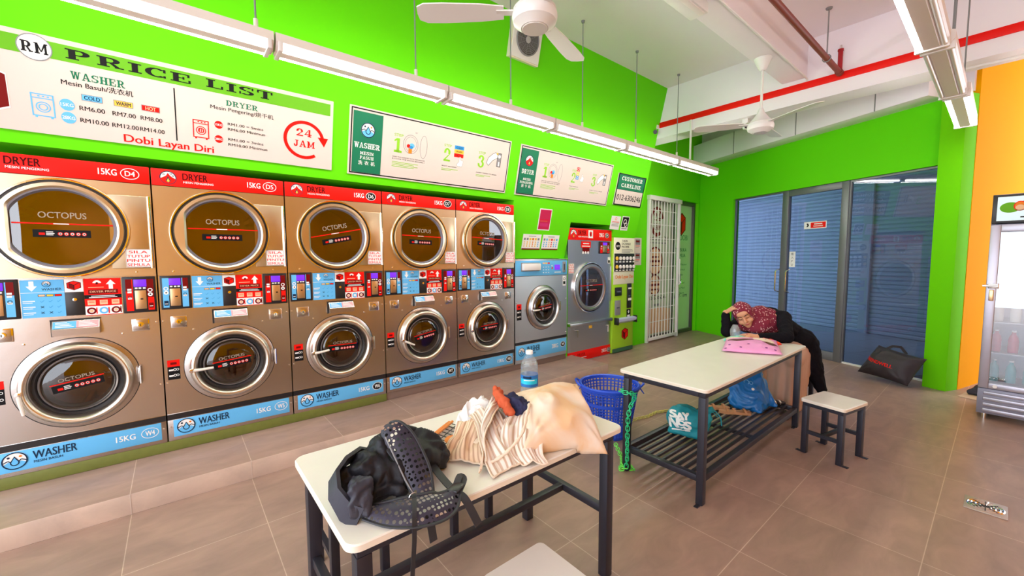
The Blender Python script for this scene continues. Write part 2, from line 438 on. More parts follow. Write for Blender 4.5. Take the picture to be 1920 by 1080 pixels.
# ------------------------------------------------------------------ room shell
def floor_mat():
    m = bpy.data.materials.new('taupe_floor_tile'); m.use_nodes = True; nt = m.node_tree; b = nt.nodes['Principled BSDF']
    N = nt.nodes.new; L = nt.links.new
    geo = N('ShaderNodeNewGeometry'); mp = N('ShaderNodeMapping'); mp.inputs['Location'].default_value = (0.17+30, 0.53+30, 0)
    L(geo.outputs['Position'], mp.inputs['Vector'])
    br = N('ShaderNodeTexBrick'); br.offset = 0; br.squash = 1
    for k, v in (('Scale', 1), ('Mortar Size', 0.0022), ('Mortar Smooth', 0.2), ('Bias', 0), ('Brick Width', 0.6), ('Row Height', 0.6)): br.inputs[k].default_value = v
    br.inputs['Color1'].default_value = (0.34, 0.218, 0.170, 1); br.inputs['Color2'].default_value = (0.375, 0.242, 0.190, 1); br.inputs['Mortar'].default_value = (0.56, 0.41, 0.32, 1)
    L(mp.outputs[0], br.inputs['Vector'])
    mp2 = N('ShaderNodeMapping'); mp2.inputs['Scale'].default_value = (2.0, 5.0, 2.0); mp2.inputs['Rotation'].default_value = (0, 0, 0.4)
    L(geo.outputs['Position'], mp2.inputs['Vector'])
    nz = N('ShaderNodeTexNoise'); nz.inputs['Scale'].default_value = 1.6; nz.inputs['Detail'].default_value = 8; nz.inputs['Roughness'].default_value = 0.62; nz.inputs['Distortion'].default_value = 0.6
    L(mp2.outputs[0], nz.inputs['Vector'])
    cr = N('ShaderNodeValToRGB'); cr.color_ramp.elements[0].position = 0.3; cr.color_ramp.elements[0].color = (0.80, 0.80, 0.82, 1); cr.color_ramp.elements[1].position = 0.72; cr.color_ramp.elements[1].color = (1.16, 1.14, 1.12, 1)
    L(nz.outputs['Fac'], cr.inputs[0])
    mx = N('ShaderNodeMix'); mx.data_type = 'RGBA'; mx.blend_type = 'MULTIPLY'; mx.inputs[0].default_value = 1
    L(br.outputs['Color'], mx.inputs[6]); L(cr.outputs[0], mx.inputs[7]); L(mx.outputs[2], b.inputs['Base Color'])
    b.inputs['Roughness'].default_value = 0.36; b.inputs['Specular IOR Level'].default_value = 0.4
    MATS['floor'] = m
    return m
FLOORM = floor_mat()
STEPM = mat('step_tile_face', (0.31, 0.215, 0.175, 1), 0.42, noise=(6, 0.10))
GROUT = mat('pale_grout', (0.55, 0.44, 0.36, 1), 0.7)
def yb(z): return -0.235*(z-2.17)      # leaning bulkhead face above the machines

mb = MB(); mb.box((-7, -9, -0.12), (12, 3, 0), FLOORM); struct(mb.build('floor'))

mb = MB()
mb.box((-3.2, -0.53, 0.0005), (4.33, 0.9, 0.125), FLOORM, bev=0.004)
for k in range(-5, 8):
    x = -0.17+0.6*k
    if -3.2 < x < 4.3: mb.box((x-0.0018, -0.5315, 0.001), (x+0.0018, -0.5290, 0.122), GROUT)
struct(mb.build('platform_step'))
mb = MB(); PLINTH = mat('olive_plinth_paint', (0.15, 0.17, 0.03, 1), 0.5, noise=(20, 0.2))
mb.box((-3.2, 0.0, 0.126), (1.6, 0.1, 0.199), PLINTH, bev=0.004); mb.box((1.604, 0.015, 0.126), (4.12, 0.1, 0.199), mat('brown_plinth_paint', (0.20, 0.13, 0.10, 1), 0.5), bev=0.004)
struct(mb.build('trim_1'))

mb = MB(); X = lambda u, v, d: (d, u, v)
def seg(x0, x1, poly): mb.prism(poly, X, x0, x1, GREEN)
seg(-3.2, 3.203, [(0.95, 2.165), (0.0, 2.165), (yb(3.96), 3.96), (0.95, 3.96)])
seg(3.203, 4.238, [(0.95, 1.482), (yb(1.482), 1.482), (yb(3.96), 3.96), (0.95, 3.96)])
seg(4.238, 5.208, [(0.95, 1.967), (yb(1.967), 1.967), (yb(3.96), 3.96), (0.95, 3.96)])
seg(5.208, 5.80, [(0.95, 1.80), (yb(1.80), 1.80), (yb(3.96), 3.96), (0.95, 3.96)])
mb.box((5.764, 0.1, 0.0), (5.80, 0.95, 1.81), GREEN)
mb.box((4.122, 0.1, 0.0), (4.238, 0.95, 1.485), GREEN)
mb.box((5.80, 0.22, 0), (6.40, 0.95, 3.96), GREEN); mb.box((6.40, 0.22, 2.555), (8.165, 0.95, 3.96), GREEN); mb.box((8.165, 0.22, 0), (8.33, 0.95, 3.96), GREEN)
mb.box((-3.2, 0.93, 0), (5.4, 1.0, 3.0), GREEN)  # unseen slab behind the machine recess, added to block light
struct(mb.build('wall_back'))

mb = MB(); mb.box((-3.2, -6.6, 3.96), (10.5, 1.0, 4.1), WHITEP); struct(mb.build('ceiling'))
mb = MB(); mb.box((-3.2, -2.15, 3.54), (5.796, -1.90, 3.961), WHITEP, bev=0.006); struct(mb.build('trim_2'))
mb = MB(); mb.box((5.795, -6.6, 3.27), (6.12, 0.22, 3.962), WHITEP); struct(mb.build('trim_3'))
mb = MB(); mb.box((5.780, -6.6, 3.415), (5.7955, -0.31, 3.492), REDP, bev=0.003); struct(mb.build('trim_4'))

# angled glazed wall at the far end
CO = Vector((8.237, 0.254, 0)); EV = Vector((-0.377, -0.926, 0)).normalized(); NV = Vector((-0.926, 0.377, 0)).normalized()
GM = Matrix(((EV.x, NV.x, 0, CO.x), (EV.y, NV.y, 0, CO.y), (0, 0, 1, 0), (0, 0, 0, 1)))
def GW(s, d, z): return CO+EV*s+NV*d+Vector((0, 0, z))
mb = MB()
mb.box((-0.5, -0.14, 0), (0.848, 0, 3.25), GREEN, M=GM); mb.box((0.848, -0.14, 2.525), (3.80, 0, 3.25), GREEN, M=GM)
mb.box((-0.5, -0.14, 3.25), (3.95, 0, 3.96), WHITEP, M=GM)
struct(mb.build('wall_right'))
mb = MB(); mb.box((3.78, -0.03, 0), (3.985, 0.177, 3.21), mat('green_column_paint', (0.15, 0.62, 0.003, 1), 0.7, spec=0.08), bev=0.004, M=GM); struct(mb.build('column'))
mb = MB(); mb.box((0.05, 0.001, 3.25), (3.72, 0.30, 3.62), WHITEP, bev=0.006, M=GM)
for s in (1.1, 2.2, 3.2): mb.box((s, 0.298, 3.25), (s+0.012, 0.303, 3.62), GREY, M=GM)
struct(mb.build('trim_5'))
# orange side wall and the wall opposite the machines
od = Vector((0.969, -0.246, 0)); on_ = Vector((0.246, 0.969, 0)); oc = Vector((6.764, -3.452, 0))
OM = Matrix(((od.x, on_.x, 0, oc.x), (od.y, on_.y, 0, oc.y), (0, 0, 1, 0), (0, 0, 0, 1)))
mb = MB(); mb.box((0, 0, 0), (2.2, 0.10, 3.96), ORANGE, M=OM); struct(mb.build('wall_side'))
mb = MB(); mb.box((-1.9, -6.6, 0), (7.6, -6.4, 3.96), ORANGE); struct(mb.build('wall_front'))

# glazing: two fixed panes and a framed glass door
BGLASS = glass_mat('blue_tinted_glass', (0.37, 0.45, 0.58, 1), ior=1.5)
def pane(name, s0, s1):
    mb = MB(); mb.box((s0+0.012, -0.075, 0.012), (s1-0.012, -0.065, 2.513), BGLASS, M=GM)
    w = mb.build(name); struct(w); off = w.location.copy()
    fr = MB()
    for a, b in (((s0, -0.085, 0.0), (s0+0.018, -0.045, 2.525)), ((s1-0.018, -0.085, 0.0), (s1, -0.045, 2.525)),
                 ((s0+0.018, -0.085, 0), (s1-0.018, -0.045, 0.022)), ((s0+0.018, -0.085, 2.50), (s1-0.018, -0.045, 2.525))):
        fr.box(a, b, PLASTICW if b[2] < 0.1 else ALU, M=GM)
    fr.build('frame', w)
    return w
pane('window_1', 0.85, 1.79); pane('window_2', 2.755, 3.80)
mb = MB(); d0, d1 = 1.79, 2.755; fw = 0.095
mb.box((d0, -0.10, 0.0), (d0+fw, -0.03, 2.525), ALU, bev=0.004, M=GM); mb.box((d1-fw, -0.10, 0), (d1, -0.03, 2.525), ALU, bev=0.004, M=GM)
mb.box((d0+fw, -0.10, 0), (d1-fw, -0.03, 0.12), ALU, bev=0.004, M=GM); mb.box((d0+fw, -0.10, 2.43), (d1-fw, -0.03, 2.525), ALU, bev=0.004, M=GM)
door = struct(mb.build('door_1'))
mb = MB(); mb.box((d0+fw-0.005, -0.07, 0.115), (d1-fw+0.005, -0.06, 2.435), BGLASS, M=GM); mb.build('glass', door)
for s, dd in ((d0-0.02, 0.03), (d0+0.16, 0.035)):
    mb = MB(); p = [GW(s, -0.035, 0.93), GW(s, dd, 0.95), GW(s, dd+0.012, 0.98), GW(s, dd+0.012, 1.24), GW(s, dd, 1.27), GW(s, -0.035, 1.29)]
    mb.tube(p, 0.011, CHROME, 10); mb.build('handle', door)
pr = Print(GW(d0+0.34, -0.06, 1.905), -EV*-1, (0, 0, 1), NV)
pr.rect(0, 0, .33, .105, WHITE); pr.rect(.10, .012, .318, .093, RED, 1); pr.poly([(.035, .03), (.06, .03), (.075, .055), (.06, .085), (.035, .08), (.05, .055)], BLACK, 1)
pr.rect(.15, .062, .27, .076, WHITE, 2); pr.rect(.14, .03, .28, .036, WHITE, 2); pr.rect(.14, .042, .28, .047, WHITE, 2)
pr.build('warning_sticker', door)
pr = Print(GW(d0+0.125, -0.06, 1.33), EV, (0, 0, 1), NV)
pr.rect(0, 0, .10, .24, WHITE)
for i, c in enumerate('推入PU'): pr.text(c, .05, .185-.055*i, .032, BLACK, L=1, align='c')
pr.build('push_sticker', door)

# corridor outside the glass with roller shutters
mb = MB(); SHUT = mat('grey_shutter', (0.62, 0.64, 0.68, 1), 0.5, 0.2)
prof = []
z = 0.0
while z < 3.0:
    prof += [(0.0, z), (0.018, z+0.02), (0.018, z+0.055), (0.0, z+0.075)]; z += 0.08
def shutter(name, s0, s1):
    mb = MB(); k = mb.mi(SHUT)
    A = [mb.bm.verts.new(GW(s0, -2.9+d, z)) for d, z in prof]; B = [mb.bm.verts.new(GW(s1, -2.9+d, z)) for d, z in prof]
    for i in range(len(A)-1):
        f = mb.bm.faces.new([A[i], B[i], B[i+1], A[i+1]]); f.material_index = k
    return tag(mb.build(name), 'grey roller shutter seen through the glass, '+('right of its pale post' if s0 > 1 else 'left of the pale post'), 'shutter', 'roller shutters across the corridor')
shutter('roller_shutter', -4.6, 1.2); shutter('roller_shutter', 1.35, 3.5)
mb = MB(); mb.box((1.2, -2.98, 0), (1.35, -2.84, 3.2), mat('pale_post', (0.62, 0.62, 0.66, 1), 0.6), M=GM); struct(mb.build('corridor_post'))
mb = MB(); mb.box((-4.8, -3.3, 2.9), (3.5, -2.7, 3.6), MATS['pale_post'], M=GM); mb.box((-4.8, -2.2, 3.3), (3.6, -0.15, 3.4), WHITEP, M=GM); struct(mb.build('corridor_soffit'))  # shutter header, plus an unseen roof sized to limit light on the shutters
mb = MB(); mb.box((-4.8, -3.1, 0.0005), (3.5, -0.11, 0.004), mat('corridor_tile', (0.42, 0.42, 0.45, 1), 0.3), M=GM)
for k in range(1, 5): mb.box((-4.8, -0.6*k-0.2-0.004, 0.004), (3.5, -0.6*k-0.2+0.004, 0.0045), GREY, M=GM)
for k in range(-7, 6): mb.box((0.6*k, -3.1, 0.004), (0.6*k+0.008, -0.11, 0.0045), GREY, M=GM)
struct(mb.build('corridor_floor'))
# ------------------------------------------------------------------ stacked washer dryers
def front_plate(mb, x0, x1, z0, z1, cx, cz, r, y, m, thick=0.02, n=72):
    """flat panel facing -y with one round hole"""
    ang = sorted(set([2*PI*i/n for i in range(n)]+[math.atan2(z-cz, x-cx) % (2*PI) for x in (x0, x1) for z in (z0, z1)]))
    def outer(a):
        c, s = math.cos(a), math.sin(a); t = 1e9
        if c > 1e-9: t = min(t, (x1-cx)/c)
        if c < -1e-9: t = min(t, (x0-cx)/c)
        if s > 1e-9: t = min(t, (z1-cz)/s)
        if s < -1e-9: t = min(t, (z0-cz)/s)
        return cx+t*c, cz+t*s
    k = mb.mi(m); N = len(ang); O = []; I = []; J = []
    for a in ang:
        ox, oz = outer(a); O.append(mb.bm.verts.new((ox, y, oz))); ix, iz = cx+r*math.cos(a), cz+r*math.sin(a)
        I.append(mb.bm.verts.new((ix, y, iz))); J.append(mb.bm.verts.new((ix, y+thick, iz)))
    for i in range(N):
        j = (i+1) % N
        for q in ([O[i], O[j], I[j], I[i]], [I[i], I[j], J[j], J[i]]):
            f = mb.bm.faces.new(q); f.material_index = k
def ringfn(cx, cz, y): return lambda a, b, h: (cx+a, y-h, cz+b)     # h grows toward the room
def cabinet_shell(mb, x0, x1, y0, y1, z0, z1, m):
    mb.box((x0, y0, z0), (x0+.004, y1, z1), m); mb.box((x1-.004, y0, z0), (x1, y1, z1), m)
    mb.box((x0, y0, z1-.004), (x1, y1, z1), m); mb.box((x0, y0, z0), (x1, y1, z0+.004), m); mb.box((x0, y1-.004, z0), (x1, y1, z1), m)
def screw(mb, x, y, z, r=0.007): mb.lathe([(r, 0), (r*.8, .003), (0, .004)], ringfn(x, z, y), CHROME, 10)

def info_strip(pr, w, tilt=True):
    """dark strip with five white symbols below a red line, centred on the print origin"""
    pr.rect(-w/2, -.033, w/2, .012, BLACK, 1)
    pr.rect(-w*.40, -.020, -w*.30, -.006, RED, 2)
    pr.rect(-w*.28, -.012, -w*.14, -.008, WHITE, 2); pr.rect(-w*.28, -.021, -w*.16, -.017, WHITE, 2); pr.rect(-w*.28, -.003, -w*.16, .001, WHITE, 2)
    for i in range(5):
        a = -w*.04+i*w*.105
        pr.disc(a, -.012, .0105, WHITE, 2, n=16); pr.ring(a, -.012, .0105, .0035, RED, 3, n=14); pr.disc(a, -.012, .004, DKRED if i % 2 else BLACK, 3, n=8)
def rot2(o, u, v, ang):
    c, s = math.cos(ang), math.sin(ang); u, v = Vector(u), Vector(v)
    return u*c+v*s, v*c-u*s

def dryer_door(root, cx, cz, R, y, name='dryer_door', hinge=None, tilt=0.0, ring_m=None, flat=True):
    ring_m = ring_m or STEEL_D
    mb = MB(); k = R/0.30
    fn = ringfn(cx, cz, y)
    mb.lathe([(R*1.0, -.004), (R, .028), (R*.985, .036), (R*.962, .036), (R*.955, .028)], fn, CHROME, 72)
    mb.lathe([(R*.955, .028), (R*.925, .028)], fn, BLACKP, 72)
    # door face: ring with a straight chord on the left when flat
    n = 96; kk = mb.mi(ring_m)
    def inner(a):
        r = R*.80; c = math.cos(a)
        if flat and c < -1e-3: r = min(r, R*.685/abs(c))
        return r
    A, B, C2, D = [], [], [], []
    for i in range(n):
        a = 2*PI*i/n; r = inner(a)
        A.append(mb.bm.verts.new(fn(R*.925*math.cos(a), R*.925*math.sin(a), .028)))
        B.append(mb.bm.verts.new(fn((R*.905)*math.cos(a), (R*.905)*math.sin(a), .046)))
        C2.append(mb.bm.verts.new(fn((r+.012)*math.cos(a), (r+.012)*math.sin(a), .048)))
        D.append(mb.bm.verts.new(fn(r*math.cos(a), r*math.sin(a), .040)))
    for P, Q in ((A, B), (B, C2), (C2, D)):
        for i in range(n):
            j = (i+1) % n; f = mb.bm.faces.new([P[i], P[j], Q[j], Q[i]]); f.material_index = kk; f.smooth = True
    door = mb.build(name, root)
    mb = MB(); G = [[], [], []]
    for i in range(n):
        a = 2*PI*i/n; r = inner(a)+.001; r2 = min(R*.745, r)
        for lst, rr, h in zip(G, (r, (r+r2)/2, r2), (.041, .040, .022)): lst.append(mb.bm.verts.new(fn(rr*math.cos(a), rr*math.sin(a), h)))
    kk = mb.mi(GASKET)
    for P, Q in zip(G, G[1:]):
        for i in range(n):
            j = (i+1) % n; f = mb.bm.faces.new([P[i], P[j], Q[j], Q[i]]); f.material_index = kk; f.smooth = True
    mb.build('door_gasket', door)
    mb = MB(); mb.lathe([(R*.80, .022), (R*.3, .024), (0, .024)], fn, DGLASS, 72); glass = mb.build('door_glass', door)
    u, v = rot2(None, (1, 0, 0), (0, 0, 1), tilt)
    pr = Print((cx, y-.026, cz), u, v, (0, -1, 0))
    pr.rect(-R*.66, .022*k, R*.74, .030*k, RED, 1); pr.rect(-.035, .0235*k, .03, .0285*k, WHITE, 2)
    pr.text('OCTOPUS', R*.02, .060*k, .036*k, PALE, w=.20*k, bold=.012, align='c', L=1)
    pr.o = pr.o + v*(-.022*k) + Vector((0, 0, 0)); info_strip(pr, .24*k)
    pr.build('printed_sticker', door)
    if hinge:
        x0, x1, z0, z1 = hinge
        mb = MB(); mb.box((x0, y-.018, z0), (x1, y-.002, z1), ring_m, bev=.003)
        hp = mb.build('hinge_panel', root)
        mb = MB(); mb.tube([(x1-.004, y-.024, z0), (x1-.004, y-.024, z1)], .009, CHROME, 10); mb.build('hinge_rod', hp)
    return door

def washer_door(root, cx, cz, R, y, handle=None, tilt=0.0, bez=None):
    bez = bez or BEZEL
    mb = MB(); fn = ringfn(cx, cz, y)
    mb.lathe([(R*1.0, .0), (R*1.0, .004), (R*.985, .004)], fn, BLACKP, 72)
    mb.lathe([(R*.985, .004), (R*.93, .010), (R*.90, .012)], fn, STEEL, 72)
    mb.lathe([(R*.90, .010)]+[(R*(.805-.095*math.cos(PI*i/12)) if False else R*(.805+.095*math.cos(PI*i/12)), .010+.058*math.sin(PI*i/12)) for i in range(13)], fn, bez, 72)
    door = mb.build('washer_door', root)
    mb = MB(); mb.lathe([(R*.715, .014), (R*.66, .020), (R*.60, .006), (R*.56, -.02), (R*.50, -.03)], fn, RUBBER, 72); mb.build('door_gasket', door)
    mb = MB(); mb.lathe([(R*.60, .012), (R*.57, .030), (R*.52, .040), (R*.35, .045), (0, .047)], fn, WGLASS, 64); mb.build('door_glass', door)
    mb = MB(); mb.lathe([(R*.605, .010), (R*.615, .020), (R*.59, .027), (R*.575, .022)], fn, mat('clear_rim', (0.35, 0.33, 0.33, 1), 0.15, 0.6), 64); mb.build('glass_rim', door)
    u, v = rot2(None, (1, 0, 0), (0, 0, 1), tilt); k = R/.287
    pr = Print(Vector((cx, y-.0475, cz))+v*(.005), u, v, (0, -1, 0))
    pr.rect(-.12*k, .016, .12*k, .022, RED, 1); pr.text('OCTOPUS', 0, .028, .022*k, PALE, w=.16*k, bold=.01, align='c', L=1)
    info_strip(pr, .23*k); pr.build('printed_sticker', door)
    # handle lever on the left, hinge on the right
    a = handle if handle is not None else 0.0
    p0 = Vector((cx-R*.85, y-.072, cz-.016)); d = Vector((math.cos(a), 0, math.sin(a)))
    mb = MB(); mb.lathe([(0, .012), (.014, .010), (.016, 0), (.014, -.012)], ringfn(p0.x, p0.z, p0.y), CHROME, 14)
    L = .125*k
    mb.tube([p0+d*.0, p0+d*L*.45+Vector((0, -.006, 0)), p0+d*L], [.011, .010, .008], mat('lever_white', (0.80, 0.74, 0.66, 1), 0.3), 10)
    mb.build('door_handle', door)
    mb = MB(); mb.box((cx+R*.955, y-.03, cz-.05*k), (cx+R*1.01, y, cz+.05*k), STEEL, bev=.004); mb.tube([(cx+R*1.0, y-.03, cz-.06*k), (cx+R*1.0, y-.03, cz+.06*k)], .007, CHROME, 8)
    mb.build('door_hinge', door)
    return door
def drum(root, cx, cz, R, y, name, depth=.42):
    mb = MB(); fn = ringfn(cx, cz, y); mb.lathe([(R, .0), (R, -depth), (0, -depth)], fn, DRUM, 48)
    for a in (.5, 2.6, 4.7):
        c, s = math.cos(a), math.sin(a)
        mb.tube([(cx+R*.9*c, y+.03, cz+R*.9*s), (cx+R*.9*c, y+depth, cz+R*.9*s)], R*.12, DRUM, 8)
    mb.build(name, root)

def coin_panel(root, x0, x1, z0, z1, y, side_m, flip):
    mb = MB(); mb.box((x0, y-.008, z0), (x1, y+.0005, z1), BLACKP, bev=.004); cp = mb.build('coin_panel', root)
    w, h = x1-x0, z1-z0
    pr = Print((x0, y-.008, z0), (1, 0, 0), (0, 0, 1), (0, -1, 0)); f = (lambda a: 1-a) if flip else (lambda a: a)
    def R(a0, b0, a1, b1, m, L=1):
        a0, a1 = sorted((f(a0), f(a1))); pr.rect(a0*w, b0*h, a1*w, b1*h, m, L)
    R(.10, .06, .31, .93, side_m); R(.74, .06, .93, .93, side_m); R(.10, .60, .28, .93, DKRED, 2)
    R(.72, .42, .93, .93, DKRED if side_m is RED else side_m, 2)
    for i, b in enumerate((.38, .55, .62)): R(.15, b, .27, b+.05, WHITE, 3)
    pr.ring(f(.82)*w, .62*h, .013, .005, WHITE, 3, n=16); pr.disc(f(.82)*w, .50*h, .013, WHITE, 3, n=16); pr.disc(f(.82)*w, .50*h, .005, BLACK, 4, n=10)
    pr.ring(f(.21)*w, .44*h, .010, .003, NAVY, 3, n=14)
    R(.76, .12, .90, .26, NAVY if side_m is BLUE else DKRED, 3); R(.78, .16, .88, .18, WHITE, 4)
    for a in (.37, .48, .61): R(a, .66, a+.08, .70, WHITE, 2)
    pr.build('printed_labels', cp)
    mb = MB(); xa, xb = sorted((x0+f(.34)*w, x0+f(.72)*w)); mb.box((xa, y-.0105, z0+.72*h), (xb, y-.007, z0+.92*h), LCD, bev=.002); mb.build('display', cp)
    xa, xb = sorted((x0+f(.36)*w, x0+f(.70)*w)); mb = MB(); mb.box((xa, y-.0125, z0+.10*h), (xb, y-.007, z0+.62*h), BRASS, bev=.003)
    mb.box(((xa+xb)/2-.002, y-.0130, z0+.36*h), ((xa+xb)/2+.012, y-.012, z0+.40*h), BLACKP); mb.build('coin_plate', cp)

def lock_plate(root, x, z, y):
    mb = MB(); w = .045
    mb.box((x-w, y-.005, z-.042), (x+w, y, z+.042), CHROME, bev=.004); mb.box((x-w*.82, y-.0062, z-.034), (x+w*.82, y-.004, z+.034), STEEL, bev=.002)
    mb.lathe([(.020, .006), (.020, .012), (.012, .013), (.012, .010), (0, .010)], ringfn(x, z, y), CHROME, 18); mb.box((x-.002, y-.0135, z-.008), (x+.002, y-.010, z+.008), BLACKP)
    mb.build('lock_plate', root)

def number_badge(pr, a, b, num, dark):
    if dark: pr.disc(a, b, .046, WHITE, 1, rv=.036); pr.disc(a, b, .041, BLACK, 2, rv=.032)
    else: pr.ring(a, b, .046, .004, WHITE, 2, rv=.036, wv=.004)
    pr.text(num, a, b-.016, .033, WHITE, w=.048, bold=.02, align='c', L=3)

def washer_band(root, x0, x1, z0, z1, y, kg, num, dark):
    mb = MB(); mb.box((x0, y-.004, z0), (x1, y+.0005, z1), BLUE, bev=.002); kp = mb.build('name_strip', root)
    pr = Print((x0, y-.004, z0), (1, 0, 0), (0, 0, 1), (0, -1, 0)); w = x1-x0; h = z1-z0; k = w/.735
    drop_logo(pr, .07*k, h*.55, .052)
    pr.text('WASHER', .142*k, h*.46, h*.40, NAVY, w=.185*k, bold=.012, L=2); pr.text('MESIN BASUH', .144*k, h*.26, h*.12, NAVY, w=.12*k, bold=.01, L=2)
    pr.text(kg, .60*k, h*.38, h*.30, WHITE, w=.095*k, bold=.02, align='r', L=2); number_badge(pr, .675*k, h*.55, num, dark)
    pr.build('printed_lettering', kp)
def dryer_band(root, x0, x1, z0, z1, y, kg, num, dark, shield=False):
    mb = MB(); mb.box((x0, y-.004, z0), (x1, y+.0005, z1), RED, bev=.002); kp = mb.build('name_strip', root)
    pr = Print((x0, y-.004, z0), (1, 0, 0), (0, 0, 1), (0, -1, 0)); w = x1-x0; h = z1-z0; k = w/.79
    flame_logo(pr, .087*k, h*.50, h*.40)
    pr.text('DRYER', .165*k, h*.44, h*.40, mat('band_maroon', (.055, .002, .002, 1), .6, spec=.1), w=.14*k, bold=.015, L=2); pr.text('MESIN PENGERING', .168*k, h*.24, h*.12, WHITE, w=.17*k, bold=.01, L=2)
    if shield: pr.rect(.345*k, h*.2, .43*k, h*.9, WHITE, 1); shield_logo(pr, .388*k, h*.55, .05, h*.5, 2)
    pr.text(kg, .632*k, h*.34, h*.34, WHITE, w=.085*k, bold=.02, align='r', L=2); number_badge(pr, .695*k, h*.5, num, dark)
    pr.build('printed_lettering', kp)

def notice(root, x0, x1, z0, z1, y):
    pr = Print((x0, y, z0), (1, 0, 0), (0, 0, 1), (0, -1, 0), base=.002); w, h = x1-x0, z1-z0
    pr.rect(0, 0, w, h, WHITE, 0); pr.frame(.002, .002, w-.002, h-.002, .0015, DKRED, 1)
    for i, t in enumerate(('SILA', 'TUTUP', 'PINTU', 'SEMULA')): pr.text(t, w/2, h*(.77-.235*i), h*.15, RED, w=min(w*.9, w*.165*len(t)+.01), bold=.015, align='c', L=1)
    pr.build('notice_sticker', root)
def price_tag(root, x0, x1, z0, z1, y):
    pr = Print((x0, y, z0), (1, 0, 0), (0, 0, 1), (0, -1, 0), base=.001); w, h = x1-x0, z1-z0
    pr.rect(0, 0, w, h*.66, BLACK, 0); pr.rect(0, h*.66, w, h, RED, 0); pr.rect(w*.25, h*.76, w*.75, h*.88, DKRED, 1)
    for b in (.45, .16): pr.rect(w*.1, h*b, w*.45, h*(b+.08), WHITE, 1); pr.ring(w*.58, h*(b+.05), w*.13, w*.05, WHITE, 1, n=14); pr.ring(w*.80, h*(b+.05), w*.12, w*.04, WHITE, 1, n=14)
    pr.build('price_tag', root)

